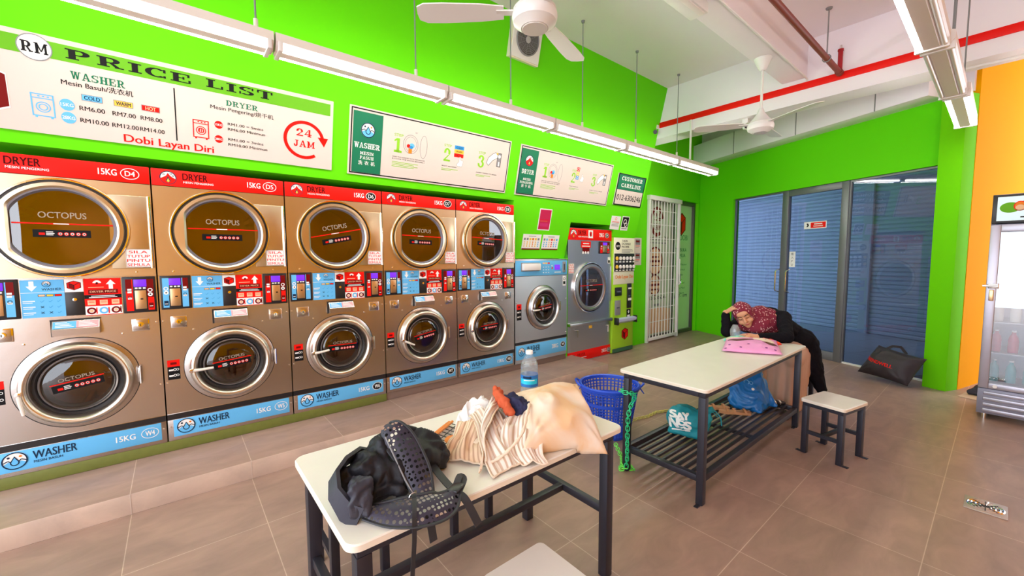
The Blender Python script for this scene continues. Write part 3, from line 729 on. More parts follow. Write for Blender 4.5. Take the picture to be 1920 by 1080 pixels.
def stack_unit(x0, num, dark, tilt_d, tilt_w, handle, label):
    root = thing('stacked_washer_dryer', label, 'laundry machine', (x0+.4, .4, .2), 'stacked washer dryers on the platform')
    X0 = x0+.004; X1 = x0+.796
    mb = MB(); cabinet_shell(mb, X0, X1, 0.002, .85, .2, 2.106, STEEL)
    mb.box((X0, 0.001, .2), (X1, .02, .395), STEEL, bev=.002); mb.box((X0, 0.001, 1.102), (X1, .02, 1.38), STEEL)
    mb.box((X0, -.002, .352), (X1, .002, .392), BLACKP)
    for z in (.62, .30, 1.06):
        screw(mb, X0+.014, .001, z); screw(mb, X1-.014, .001, z)
    mb.build('cabinet', root)
    mb = MB(); front_plate(mb, X0, X1, 1.38, 1.99, x0+.38, 1.68, .262, 0, STEEL_D); screw(mb, x0+.09, 0, 1.405); screw(mb, x0+.70, 0, 1.405); mb.build('dryer_front_panel', root)
    mb = MB(); front_plate(mb, X0, X1, .395, 1.102, x0+.397, .715, .20, 0, STEEL); screw(mb, x0+.18, 0, .985); screw(mb, x0+.61, 0, 1.0); mb.build('washer_front_panel', root)
    dryer_band(root, x0+.005, x0+.795, 1.993, 2.106, 0, '15KG', 'D'+num, dark)
    drum(root, x0+.38, 1.68, .27, .02, 'dryer_drum'); drum(root, x0+.397, .715, .205, .02, 'washer_drum')
    dryer_door(root, x0+.38, 1.68, .302, 0, tilt=tilt_d, hinge=(x0+.585, x0+.787, 1.43, 1.907))
    washer_door(root, x0+.397, .715, .287, 0, handle=handle, tilt=tilt_w)
    notice(root, x0+.652, x0+.777, 1.437, 1.557, -.018)
    coin_panel(root, x0+.012, x0+.180, 1.14, 1.375, 0, BLUE, True)
    coin_panel(root, x0+.622, x0+.790, 1.132, 1.374, 0, RED, False)
    # instructions between the coin panels
    pr = Print((x0+.185, 0, 1.14), (1, 0, 0), (0, 0, 1), (0, -1, 0), base=.002)
    pr.rect(0, 0, .178, .228, BLUE, 0); pr.rect(0, .150, .178, .152, WHITE, 1); pr.arrow(.045, .19, .045, .06, WHITE, up=False, L=1)
    drop_logo(pr, .105, .203, .018); pr.text('WASHER', .085, .163, .014, NAVY, bold=.01, L=1)
    for i, m in enumerate((SKIN_PRINT, YELLOW, RED)): pr.rect(.068+.034*i, .126, .098+.034*i, .14, BLACK, 1); pr.rect(.070+.034*i, .128, .096+.034*i, .138, m, 2)
    for r in range(3):
        pr.rect(.006, .098-.035*r, .055, .103-.035*r, WHITE, 1); pr.rect(.006, .089-.035*r, .045, .092-.035*r, WHITE, 1)
        for c in range(3):
            a, b = .083+.034*c, .098-.035*r
            if (r, c) in ((1, 0), (2, 0), (2, 1)): pr.line((a-.007, b-.006), (a+.007, b+.006), .0026, NAVY, 1); pr.line((a-.007, b+.006), (a+.007, b-.006), .0026, NAVY, 1)
            else: pr.line((a-.007, b), (a-.002, b-.006), .002, MIDBLUE, 1); pr.line((a-.002, b-.006), (a+.009, b+.006), .002, MIDBLUE, 1)
    pr.build('washer_instructions', root)
    mb = MB(); mb.box((x0+.363, -.003, 1.14), (x0+.446, .001, 1.287), BLACKP, bev=.001); mb.lathe([(.010, .003), (.010, .007), (0, .008)], ringfn(x0+.405, 1.24, 0), CHROME, 14); mb.build('lock_panel', root)
    pr = Print((x0+.365, 0, 1.288), (1, 0, 0), (0, 0, 1), (0, -1, 0), base=.002); pr.rect(0, 0, .08, .08, WHITE, 0); shield_logo(pr, .04, .04, .062, .06); pr.build('emblem_sticker', root)
    pr = Print((x0+.447, 0, 1.132), (1, 0, 0), (0, 0, 1), (0, -1, 0), base=.002)
    pr.rect(0, 0, .17, .237, RED, 0); pr.arrow(.123, .198, .045, .06, WHITE, L=1); pr.ring(.06, .205, .02, .012, WHITE, 1, a0=10, a1=170, n=14); pr.poly([(.052, .2), (.066, .2), (.06, .215)], BLACK, 2)
    pr.rect(.02, .178, .09, .1815, SKIN_PRINT, 1); pr.rect(.018, .138, .155, .165, DKRED, 1); pr.text('DRYER PRICE', .086, .146, .012, SKIN_PRINT, w=.12, align='c', L=2)
    pr.rect(0, .108, .17, .132, BLACK, 1); pr.rect(.03, .122, .14, .126, WHITE, 2); pr.rect(.02, .113, .15, .117, WHITE, 2)
    for i in range(3):
        pr.rect(.012+.055*i, .068, .048+.055*i, .098, SKIN_PRINT, 1); pr.rect(.017+.055*i, .082, .043+.055*i, .085, RED, 2); pr.rect(.017+.055*i, .090, .043+.055*i, .092, RED, 2)
    pr.rect(0, .004, .17, .06, WHITE, 1)
    for i in range(3):
        pr.ring(.028+.056*i, .03, .022, .010, (DKRED, BLUE, DKRED)[i], 2, n=16); pr.disc(.028+.056*i, .03, .009, (SKIN_PRINT, WHITE, SKIN_PRINT)[i], 2, n=12); pr.rect(.048+.056*i, .01, .054+.056*i, .05, (RED, RED, DKRED)[i], 2)
    pr.build('dryer_instructions', root)
    # soap drawer, locks, tag, name strip
    mb = MB(); Yz = lambda u, v, d: (d, u, v)
    mb.prism([(0, 1.02), (-.045, 1.022), (-.047, 1.062), (-.012, 1.110), (0, 1.112)], Yz, x0+.302, x0+.508, STEEL); mb.box((x0+.292, -.003, 1.015), (x0+.302, .001, 1.118), BLACKP); mb.box((x0+.292, -.012, 1.112), (x0+.512, .001, 1.120), BLACKP)
    dr = mb.build('soap_drawer', root)
    o = Vector((x0+.306, -.047, 1.064)); v = (Vector((0, -.012, 1.110))-Vector((0, -.047, 1.062))).normalized()
    pr = Print(o, (1, 0, 0), v, (0, -.808, .589)); pr.rect(0, .004, .10, .052, BLUE, 0); pr.rect(.10, .004, .198, .052, mat('print_pink', (.85, .35, .36, 1), .5), 0)
    for i in range(4): pr.rect(.01, .012+.01*i, .09-.01*i, .016+.01*i, WHITE, 1); pr.rect(.11, .012+.01*i, .19-.01*i, .016+.01*i, WHITE, 1)
    pr.build('printed_label', dr)
    lock_plate(root, x0+.10, 1.048, 0); lock_plate(root, x0+.70, 1.048, 0)
    price_tag(root, x0+.022, x0+.090, .64, .78, 0)
    washer_band(root, x0+.034, x0+.769, .226, .348, 0, '15KG', 'W'+num, dark)
    return root
stack_unit(-0.8, '4', False, 0.0, 0.16, -1.45, 'steel washer with a dryer on top, numbered D4 and W4, nearest of the row')
stack_unit(0.0, '5', False, -0.0, 0.10, 0.02, 'steel washer with a dryer on top, numbered D5 and W5, lever pointing level')
stack_unit(0.8, '6', True, 0.20, -0.02, 0.10, 'steel washer with a dryer on top, D6 over W6, tilted line on dryer glass')
stack_unit(1.6, '7', True, -0.03, 0.16, -0.45, 'steel washer with a dryer on top, numbered D7 and W7, between D6 and D8')
stack_unit(2.4, '8', True, -0.05, 0.05, -1.3, 'steel washer with a dryer on top, numbered D8 and W8, last of the stacked row')

# ------------------------------------------------------------------ big single washer
x0, x1 = 3.212, 4.118
root = thing('large_washer', 'single 28 kg steel washer with a blue control panel below the price cards', 'washing machine', (3.665, .45, .2))
mb = MB(); cabinet_shell(mb, x0, x1, .002, .9, .2, 1.474, STEEL_G); mb.box((x0, .001, .2), (x1, .02, .44), STEEL_G); mb.box((x0, .001, 1.262), (x1, .02, 1.470), STEEL_G, bev=.002)
mb.box((x0, -.002, .428), (x1, .002, .462), BLACKP)
for z in (.5, .95): screw(mb, x0+.02, .001, z); screw(mb, x1-.02, .001, z)
mb.build('cabinet', root)
mb = MB(); front_plate(mb, x0, x1, .44, 1.262, 3.675, .862, .205, 0, STEEL_G); mb.build('front_panel', root)
drum(root, 3.675, .862, .21, .02, 'drum'); washer_door(root, 3.675, .862, .285, 0, handle=.0, tilt=.10, bez=STEEL_G)
mb = MB(); mb.box((x0+.005, -.006, 1.268), (x1-.005, .001, 1.455), BLUE, bev=.003); cp = mb.build('control_panel', root)
mb = MB(); mb.box((x0+.10, -.05, 1.335), (x0+.385, -.004, 1.42), PLASTICW, bev=.01); mb.box((x0+.09, -.009, 1.325), (x0+.395, -.005, 1.43), GREY, bev=.003); mb.build('soap_drawer', cp)
mb = MB(); mb.box((x0+.665, -.011, 1.335), (x0+.76, -.005, 1.40), LCD, bev=.002); mb.build('display', cp)
mb = MB(); mb.box((x0+.81, -.014, 1.30), (x0+.865, -.005, 1.44), GREY, bev=.003); mb.box((x0+.83, -.0155, 1.33), (x0+.845, -.013, 1.41), BLACKP); mb.build('coin_plate', cp)
pr = Print((x0, -.006, 1.268), (1, 0, 0), (0, 0, 1), (0, -1, 0))
for i, m in enumerate((SKIN_PRINT, YELLOW, RED)): pr.rect(.45+.045*i, .145, .485+.045*i, .162, m, 1)
for r in range(3):
    for c in range(3): pr.rect(.455+.045*c, .10-.035*r, .475+.045*c, .108-.035*r, WHITE, 1)
pr.disc(.62, .09, .012, RED, 1); pr.disc(.615, .12, .008, WHITE, 1); pr.rect(.66, .03, .78, .04, WHITE, 1); pr.build('printed_labels', cp)
pr = Print((x1-.085, 0, 1.12), (1, 0, 0), (0, 0, 1), (0, -1, 0), base=.001); pr.rect(0, 0, .06, .13, WHITE); pr.rect(.01, .02, .05, .06, BLACK, 1); pr.ring(.03, .09, .02, .008, BLACK, 1, n=14); pr.build('warning_label', root)
price_tag(root, x0+.025, x0+.10, .735, .93, 0)
washer_band(root, x0+.012, x1-.008, .245, .420, 0, '28KG', 'W9', True)

# ------------------------------------------------------------------ big single dryer
x0, x1, yd = 4.243, 5.203, .1
root = thing('large_dryer', 'tall single steel dryer with red top and bottom bands in the green wall', 'dryer', (4.723, .5, 0.002))
mb = MB(); cabinet_shell(mb, x0, x1, yd+.002, 0.9, .002, 1.90, STEEL_G)
mb.box((x0, yd+.001, .002), (x1, yd+.02, .55), STEEL_G); mb.box((x0, yd+.001, 1.53), (x1, yd+.02, 1.735), STEEL_G); mb.build('cabinet', root)
mb = MB(); front_plate(mb, x0, x1, .55, 1.53, 4.708, 1.06, .328, yd, STEEL_G); mb.box((x0+.95, yd-.012, .83), (x1-.005, yd, 1.36), STEEL_G, bev=.004); mb.build('front_panel', root)
drum(root, 4.708, 1.06, .332, yd+.02, 'drum'); dryer_door(root, 4.708, 1.06, .366, yd, flat=False, ring_m=STEEL_G)
dryer_band(root, x0, x1, 1.735, 1.897, yd, '25KG', 'D9', True, shield=True)
mb = MB(); mb.box((x0, yd-.05, .53), (x1, yd, .575), STEEL_G, bev=.008); fl = mb.build('lint_door', root)
for x in (x0+.16, x1-.11):
    mb = MB(); mb.tube([(x, yd-.01, .47), (x, yd-.035, .47)], .010, CHROME, 8); mb.tube([(x-.055, yd-.038, .475), (x+.02, yd-.038, .475)], .009, CHROME, 8); mb.tube([(x+.01, yd-.038, .475), (x+.01, yd-.038, .37)], .007, CHROME, 8); mb.build('tee_handle', fl)
mb = MB(); mb.box((4.70, yd-.004, .46), (4.77, yd+.0005, .50), YELLOW); mb.build('type_plate', fl)
mb = MB(); mb.box((x0, yd-.005, .012), (x1, yd+.0005, .158), RED, bev=.002); kp = mb.build('kick_panel', root)
pr = Print((x0, yd-.005, .012), (1, 0, 0), (0, 0, 1), (0, -1, 0)); flame_logo(pr, .11, .055, .055); pr.text('DRYER', .2, .07, .04, DKRED, L=1); pr.rect(.2, .04, .4, .05, WHITE, 1); pr.text('25KG', .86, .05, .05, WHITE, w=.11, bold=.02, align='r', L=1); number_badge(pr, .92, .07, 'D9', True); pr.build('printed_lettering', kp)
pr = Print((x0, yd, 1.53), (1, 0, 0), (0, 0, 1), (0, -1, 0), base=.002)
pr.rect(.27, .10, .48, .19, RED, 0); pr.rect(.30, .03, .45, .10, DKRED, 0); pr.rect(.29, .115, .46, .128, WHITE, 1); pr.rect(.31, .15, .44, .165, WHITE, 1)
for i in range(3): pr.disc(.31+.055*i, .03, .02, WHITE, 1, n=12)
pr.build('dryer_instructions', root)
coin_panel(root, x0+.66, x0+.92, 1.545, 1.725, yd, RED, False)
notice(root, x0+.01, x0+.125, 1.27, 1.41, yd)
pr = Print((x1-.085, yd, 1.40), (1, 0, 0), (0, 0, 1), (0, -1, 0), base=.001); pr.rect(0, 0, .065, .095, WHITE); pr.rect(.01, .01, .055, .05, BLACK, 1); pr.build('warning_label', root)
# ------------------------------------------------------------------ signs on the leaning bulkhead
SV = Vector((0, -.2288, .9735)); SN = Vector((0, -.9735, -.2288))
def sign_board(name, label, cat, x0, x1, v0, v1, border=True, group=None):
    o = Vector((0, 0, 2.17)); mb = MB()
    mb.prism([(x0, v0), (x1, v0), (x1, v1), (x0, v1)], lambda u, v, d: o+Vector((u, 0, 0))+SV*v+SN*d, 0.001, 0.014, CREAM)
    b = mb.build(name); tag(b, label, cat, group)
    pr = Print(o+SN*.014, (1, 0, 0), SV, SN)
    if border: pr.frame(x0+.012, v0+.012, x1-.012, v1-.012, .010, BLACK, 1)
    return b, pr
# price list
b, pr = sign_board('price_list_sign', 'wide price list sign with a green title bar above the leftmost machines', 'sign', -1.9, 1.16, .072, .612, border=False)
pr.rect(-1.88, .495, 1.137, .585, BARGREEN, 1)
pr.disc(-.453, .537, .068, WHITE, 2); pr.ring(-.453, .537, .069, .005, GREY, 3); slab(pr, 'RM', -.453, .508, .056, .105, BLACK, align='c', L=4)
slab(pr, 'PRICE', -.335, .515, .054, .58, BLACK, gap=.14, L=3); slab(pr, 'LIST', .325, .522, .053, .40, BLACK, gap=.14, L=3)
slab(pr, 'WASHER', -.322, .408, .042, .235, SGREEN, L=1)
pr.text('Mesin Basuh/洗衣机', -.365, .368, .026, BLACK, w=.312, bold=.012, L=1)
slab(pr, 'DRYER', .435, .425, .036, .195, SGREEN, L=1); pr.text('Mesin Pengering/烘干机', .345, .388, .024, BLACK, w=.385, bold=.01, L=1)
pr.rect(.149, .136, .156, .470, BLACK, 1)
for (a, bb, w, h, m, hot) in ((-.495, .168, .092, .125, BLUE, 0), (.242, .178, .090, .118, RED, 1)):
    pr.frame(a, bb, a+w, bb+h, .006, m, 1); pr.rect(a, bb+h*.78, a+w, bb+h*.82, m, 1); pr.ring(a+w*.5, bb+h*.42, h*.24, .005, m, 1); pr.ring(a+w*.5, bb+h*.42, h*.15, .005, m, 1)
    for i in range(3): pr.rect(a+w*(.3+.2*i), bb+h*.86, a+w*(.4+.2*i), bb+h*.92, m, 1)
    pr.rect(a+.01, bb-.008, a+.02, bb, m, 1); pr.rect(a+w-.02, bb-.008, a+w-.01, bb, m, 1)
    if hot:
        for i in (-1, 0, 1): pr.line((a+w*.5+i*.011, bb+h*.32), (a+w*.5+i*.011+.004, bb+h*.52), .005, m, 2)
for a, bb, t, m in ((-.351, .255, '15KG', BLUE), (-.350, .182, '28KG', BLUE), (.389, .285, '15KG', RED), (.387, .188, '28KG', RED)):
    r = .033 if m is BLUE else .026
    pr.disc(a, bb, r*.95, m, 1, rv=r); pr.text(t, a, bb-r*.28, r*.56, WHITE, w=r*1.6, bold=.02, align='c', L=2)
for a0, a1, t, m, tm in ((-.287, -.196, 'COLD', BLUE, NAVY), (-.147, -.057, 'WARM', YELLOW, NAVY), (-.018, .073, 'HOT', RED, SKIN_PRINT)):
    pr.rect(a0, .295, a1, .331, m, 1); pr.frame(a0, .295, a1, .331, .003, GREY, 2); pr.text(t, (a0+a1)/2, .302, .022, tm, w=.017*len(t), bold=.02, align='c', L=3)
for a, bb, w, t in ((-.300, .237, .110, 'RM6.00'), (-.156, .237, .108, 'RM7.00'), (-.025, .237, .107, 'RM8.00'), (-.302, .167, .124, 'RM10.00'), (-.162, .167, .124, 'RM12.00'), (-.032, .167, .122, 'RM14.00')):
    pr.text(t, a, bb, .025, BLACK, w=w, bold=.012, L=1)
for bb, t, w in ((.293, 'RM1.00 = 5mins', .22), (.258, 'RM6.00 Minimun', .232), (.188, 'RM1.00 = 3mins', .22), (.152, 'RM10.00 Minimun', .246)): pr.text(t, .443, bb, .018, BLACK, w=w, bold=.012, L=1)
pr.text('Dobi Layan Diri', -.113, .086, .046, RED, w=.468, bold=.022, L=1)
pr.ring(.948, .277, .15, .024, RED, 1, a0=-55, a1=-350, rv=.145, wv=.024); pr.poly([(1.045, .315), (1.125, .315), (1.095, .245)], RED, 1)
slab(pr, '24', .945, .305, .055, .115, RED, align='c', L=1); slab(pr, 'JAM', .948, .222, .050, .155, RED, align='c', L=1)
HX = [(-.90, .20), (-.90, .36), (-.74, .44), (-.575, .37), (-.575, .19), (-.74, .11)]
pr.poly(HX, WHITE, 1); pr.poly([(a*.96-.027, b_*.92+.023) for a, b_ in HX], DKRED, 2)
pr.build('printed_lettering', b)
# step signs
def step_sign(name, label, x0, x1, dry):
    b, pr = sign_board(name, label, 'sign', x0, x1, .062, .625); w = x1-x0
    gx0, gx1 = (x0+.030, x0+.288) if not dry else (x0+.022, x0+.280)
    pr.rect(gx0, .085, gx1, .588, SGREEN, 2); gc = (gx0+gx1)/2
    pr.L = 0
    (flame_logo if dry else drop_logo)(pr2 := Print(pr.o+SN*.0012, pr.u, pr.v, pr.n), gc, .445 if not dry else .462, .062)
    if dry: slab(pr, 'DRYER', gc, .312, .050, .19, WHITE, align='c', L=3)
    else: slab(pr, 'WASHER', gc, .292, .045, .225, WHITE, align='c', L=3)
    for i, t in enumerate(('MESIN', 'PENGERING') if dry else ('MESIN', 'BASUH')): slab(pr, t, gc, .238-.038*i, .026, min(.20, .024*len(t)), WHITE, align='c', L=3)
    for i, c in enumerate('烘干机' if dry else '洗衣机'): pr.text(c, gc+(i-1)*.055, .158 if dry else .155, .026, WHITE, align='c', bold=.015, L=3)
    k = w/1.745; A = lambda a: x0+a*k
    for i, a in enumerate((.400, .915, 1.332)):
        pr.text('STEP', A(a), .445-.006*i+(.0), .024, LGREEN, w=.085*k, bold=.02, L=1)
        slab(pr, str(i+1), A(a)+.002, .305-.004*i, .125, .08*k, LGREEN, L=1)
        ty = .262-.012*i
        for j in range(2 if i == 0 else 1): pr.text(('LOAD THE LAUNDRY INTO THE WASHER', '& CLOSE THE DOOR SECURELY')[j] if i == 0 else ('SELECT PROGRAM', 'INSERT TOKEN TO BEGIN')[i-1], A(a)-.01, ty-.018*j, .009, BLACK, w=(.33 if i == 0 else .17+.1*(i == 2))*k, bold=.015, L=1)
        for j in range(4 if i == 0 else 2): pr.rect(A(a)-.01, ty-.045+.022*(i > 0)-.013*j, A(a)-.01+(.26-.04*(j % 2) if i == 0 else .19-.08*j)*k, ty-.040+.022*(i > 0)-.013*j, LGREEN, 1)
    # open machine drawing
    c = A(.563); pr.ring(c, .395, .075*k, .004, GREY, 1, rv=.085, wv=.004); pr.ring(c, .395, .058*k, .003, GREY, 1, rv=.068, wv=.003); pr.ring(A(.695), .39, .038*k, .004, GREY, 1, rv=.105, wv=.004)
    pr.disc(c+.012, .385, .026*k, BLUE, 2, rv=.022); pr.disc(c-.022, .378, .018*k, RED, 3, rv=.016); pr.disc(c+.004, .37, .02*k, MIDBLUE, 3, rv=.014); pr.rect(c-.02, .315, c+.015, .36, ORG, 2); pr.text('90°', A(.60), .497, .014, GREY, bold=.01, L=1)
    # button stack and pointing hand
    cols = (MIDBLUE, YELLOW, RED) if not dry else (RED, YELLOW, MIDBLUE)
    if not dry:
        for j, m in enumerate(cols): pr.rect(A(1.035), .432-.038*j, A(1.145), .468-.038*j, m, 1); pr.text(('COLD', 'WARM', 'HOT')[j], A(1.09), .440-.038*j, .018, BLACK, w=.07*k, bold=.02, align='c', L=2)
        hx, hy = A(1.11), .315
    else:
        for j, m in enumerate(cols): pr.rect(A(1.0), .452-.052*j, A(1.055), .500-.052*j, m, 1); pr.ring(A(1.028), .476-.052*j, .018, .005, WHITE, 2, n=14)
        hx, hy = A(1.12), .375
    hand = [(-.028, -.02), (-.022, -.04), (.022, -.04), (.03, -.01), (.03, .012), (.005, .016), (.002, .042), (-.008, .042), (-.01, .0)]
    pr.poly([(hx+x*k*1.2, hy+y*1.15) for x, y in hand], WHITE, 3); [pr.line((hx+p[0]*k*1.2, hy+p[1]*1.15), (hx+q[0]*k*1.2, hy+q[1]*1.15), .003, GREY, 4) for p, q in zip(hand, hand[1:]+hand[:1])]
    # coin slot and hand
    m0 = A(1.575); pr.rect(m0, .33, m0+.055*k, .475, GREY, 1); pr.frame(m0, .33, m0+.055*k, .475, .004, BLACK, 2); pr.disc(m0+.028*k, .44, .018*k, WHITE, 3); pr.rect(m0+.02*k, .34, m0+.036*k, .385, WHITE, 3)
    hand = [(-.15, -.045), (-.12, -.07), (-.06, -.01), (.0, .02), (.005, .055), (-.03, .075), (-.08, .05), (-.13, .01)]
    pr.poly([(m0+x*k*.9, .40+y) for x, y in hand], WHITE, 3); [pr.line((m0+p[0]*k*.9, .40+p[1]), (m0+q[0]*k*.9, .40+q[1]), .004, BLACK, 4) for p, q in zip(hand, hand[1:]+hand[:1])]
    pr.disc(m0-.004, .465, .012, YELLOW, 4, n=14)
    pr.build('printed_lettering', b); pr2.build('printed_emblem', b)
step_sign('instruction_sign', 'white three step washer sign with a green left panel and a water drop emblem', 1.292, 3.040, False)
step_sign('instruction_sign', 'white three step dryer sign with a green left panel and a flame emblem', 3.187, 4.893, True)
b, pr = sign_board('careline_sign', 'small sign with the customer careline phone number near the gate', 'sign', 5.05, 5.742, .095, .545, border=False)
pr.rect(5.05, .095, 5.742, .545, BLACK, 0); pr.rect(5.072, .112, 5.720, .318, CREAM, 1); pr.rect(5.072, .322, 5.720, .530, SGREEN, 1)
slab(pr, 'CUSTOMER', 5.396, .452, .055, .52, WHITE, align='c', L=2); slab(pr, 'CARELINE', 5.396, .358, .055, .49, WHITE, align='c', L=2)
pr.text('012-6306246', 5.396, .172, .080, BLACK, w=.60, bold=.012, align='c', L=2); pr.build('printed_lettering', b)

# posters and cards above the single washer (the wall leans the same way)
def lean_poster(name, label, cat, x0, x1, z0, z1, m=WHITE, group=None):
    v0, v1 = (z0-2.17)/.9735, (z1-2.17)/.9735; o = Vector((0, 0, 2.17)); mb = MB()
    mb.prism([(x0, v0), (x1, v0), (x1, v1), (x0, v1)], lambda u, v, d: o+Vector((u, 0, 0))+SV*v+SN*d, .0005, .003, m)
    b = mb.build(name); tag(b, label, cat, group); return b, Print(o+SN*.003+Vector((x0, 0, 0))+SV*v0, (1, 0, 0), SV, SN), x1-x0, v1-v0
b, pr, w, h = lean_poster('notice_poster', 'small crimson poster with a white edge above the price cards', 'poster', 3.64, 3.855, 1.84, 2.105)
pr.rect(.012, .012, w-.012, h-.012, mat('poster_crimson', (.52, .004, .07, 1), .4), 1); pr.rect(.03, h*.48, w-.03, h*.50, RED, 2); pr.rect(.03, h*.42, w-.06, h*.44, ORG, 2); pr.rect(.03, .05, w-.04, .09, mat('poster_magenta', (.55, .02, .15, 1), .4), 2); pr.build('printed_lettering', b)
for i, (x0, x1) in enumerate(((3.425, 3.735), (3.765, 4.065))):
    b, pr, w, h = lean_poster('price_card', ('white program price card on the green wall, left of the pair', 'white program price card on the green wall, right of the pair')[i], 'card', x0, x1, 1.592, 1.785, group='pair of price cards')
    pr.rect(0, 0, w, .018, DKRED, 1); pr.rect(w*.3, h*.86, w*.7, h*.90, GREY, 1)
    for c in range(6): pr.rect(w*(.06+.15*c), h*.62, w*(.16+.15*c), h*.76, (GREY, GREY, YELLOW, ORG, YELLOW, GREY)[c] if i == 0 else (GREY, BLUE, SKIN_PRINT, RED, SKIN_PRINT, BLUE)[c], 1)
    for r in range(3):
        for c in range(6): pr.disc(w*(.11+.15*c), h*(.50-.13*r), .010, (SKIN_PRINT, YELLOW, YELLOW, ORG, YELLOW, BLUE)[c] if i == 0 else (BLUE, BLUE, SKIN_PRINT, RED, BLUE, BLUE)[c], 1, n=10)
    pr.build('printed_lettering', b)

# ------------------------------------------------------------------ token changer, gate, notices on the vertical wall
KY = .2
def flat_print(x0, x1, z0, z1, y, m=WHITE, name='notice', label='', cat='notice', group=None):
    mb = MB(); mb.box((x0, y-.003, z0), (x1, y-.0002, z1), m); b = mb.build(name); tag(b, label, cat, group)
    return b, Print((x0, y-.003, z0), (1, 0, 0), (0, 0, 1), (0, -1, 0)), x1-x0, z1-z0
b, pr, w, h = lean_poster('notice', 'white notice with red heading above the token changer', 'notice', 5.095, 5.32, 1.91, 2.105)
pr.ring(w*.5, h*.8, .022, .006, RED, 1, n=16); [pr.rect(w*.12, h*(.55-.1*i), w*.88, h*(.59-.1*i), (RED, GREY, GREY, GREY)[i], 1) for i in range(4)]; pr.build('printed_lettering', b)
b, pr, w, h = lean_poster('pictogram_sign', 'black and white no smoking style pictogram above the token changer', 'sign', 5.36, 5.54, 1.905, 2.115)
pr.rect(.012, .05, w-.012, h-.012, BLACK, 1); pr.ring(w*.45, h*.62, .04, .012, WHITE, 2); pr.ring(w*.62, h*.42, .035, .012, WHITE, 2); pr.rect(.02, .02, w-.02, .035, GREY, 1); pr.build('printed_lettering', b)
b, pr, w, h = flat_print(5.965, 6.19, 1.36, 1.815, .22, CREAM, 'notice', 'tall cream notice with two small photos right of the token changer')
b.location.x += 0
for z in (.28, .05): pr.rect(.05, z+.06, w-.04, z+.15, GREY, 1); pr.rect(.06, z+.10, w-.06, z+.13, DKRED, 2); pr.rect(.05, z+.035, w-.05, z+.045, RED, 1); pr.rect(.05, z+.01, w-.08, z+.018, GREY, 1)
pr.build('printed_lettering', b)
root = thing('token_changer', 'slim green token exchange machine set in the green wall beside the gate', 'change machine', (5.488, .3, .015))
kf = .070
KG = mat('kiosk_lime', (.36, .68, .02, 1), .45)
mb = MB(); mb.box((5.216, kf, .015), (5.762, .6, 1.795), KG, bev=.004); mb.box((5.223, kf-.004, .015), (5.757, kf+.002, .075), mat('dark_green_kick', (.03, .12, .06, 1), .5)); mb.build('cabinet', root)
mb = MB(); mb.box((5.223, kf-.004, 1.075), (5.757, kf, 1.790), mat('kiosk_white', (.80, .80, .62, 1), .4), bev=.002); fp = mb.build('front_plate', root)
pr = Print((5.223, kf-.004, 0), (1, 0, 0), (0, 0, 1), (0, -1, 0))
pr.disc(.10, 1.665, .062, BLACK, 1); pr.text('RM', .10, 1.645, .035, WHITE, w=.07, bold=.02, align='c', L=2)
for i, t in enumerate(('TOKEN', 'EXCHANGE', 'MACHINE')): pr.text(t, .20, 1.73-.045*i, .030, BLACK, bold=.02, L=1)
for i, w in enumerate((.28, .30, .22)): pr.rect(.20, 1.61-.022*i, .20+w, 1.62-.022*i, GREY, 1)
pr.text('Dobi Layan Diri', .285, 1.165, .052, ORG, w=.46, bold=.03, align='c', L=1); pr.build('printed_lettering', fp)
mb = MB(); mb.box((5.237, kf-.012, 1.275), (5.753, kf-.003, 1.55), BLACKP, bev=.004); kp = mb.build('button_panel', root)
for r in range(2):
    for c in range(6):
        mb = MB(); x = 5.289+.088*c; z = 1.475-.13*r
        mb.lathe([(.030, .0), (.030, .010), (.024, .016), (0, .017)], ringfn(x, z, kf-.012), YELLOW if c == 0 else TUBE_OFF, 14); mb.box((x-.025, kf-.014, z-.062), (x+.025, kf-.011, z-.045), WHITE); mb.build('button', kp)
for nm, a, m in (('note_slot', (5.265, .90, 5.426, 1.03), BLACKP), ('change_slot', (5.265, .60, 5.398, .83), GREY), ('coin_unit', (5.577, .69, 5.682, 1.08), BLACKP)):
    mb = MB(); mb.box((a[0], kf-.018, a[1]), (a[2], kf, a[3]), m, bev=.005); mb.box((a[0]+.03, kf-.021, (a[1]+a[3])/2-.01), (a[2]-.03, kf-.017, (a[1]+a[3])/2+.01), CHROME); p = mb.build(nm, root)
    if nm == 'coin_unit':
        pr = Print((a[0], kf-.018, a[1]), (1, 0, 0), (0, 0, 1), (0, -1, 0)); pr.rect(.01, .12, .10, .16, WHITE, 1); pr.rect(.01, .30, .10, .325, WHITE, 1); pr.build('printed_lettering', p)
pr = Print((5.577, kf, .52), (1, 0, 0), (0, 0, 1), (0, -1, 0), base=.002); pr.rect(.0, .01, .11, .15, BLACK, 0); pr.arrow(.055, .11, .06, .05, WHITE, L=1); pr.rect(.02, .03, .09, .06, WHITE, 1); pr.build('token_sticker', root)
mb = MB(); mb.prism([(kf, .46), (kf-.07, .50), (kf-.075, .54), (kf, .55)], lambda u, v, d: (d, u, v), 5.275, 5.757, mat('tray_violet_white', (.55, .60, .90, 1), .3)); mb.box((5.260, kf-.08, .455), (5.279, kf, .565), BLACKP, bev=.004); mb.box((5.753, kf-.08, .455), (5.762, kf, .565), BLACKP, bev=.003); mb.build('token_tray', root)
pr = Print((5.223, kf, 0), (1, 0, 0), (0, 0, 1), (0, -1, 0), base=.002); shield_logo(pr, .32, .285, .17, .19); pr.build('emblem_sticker', root)

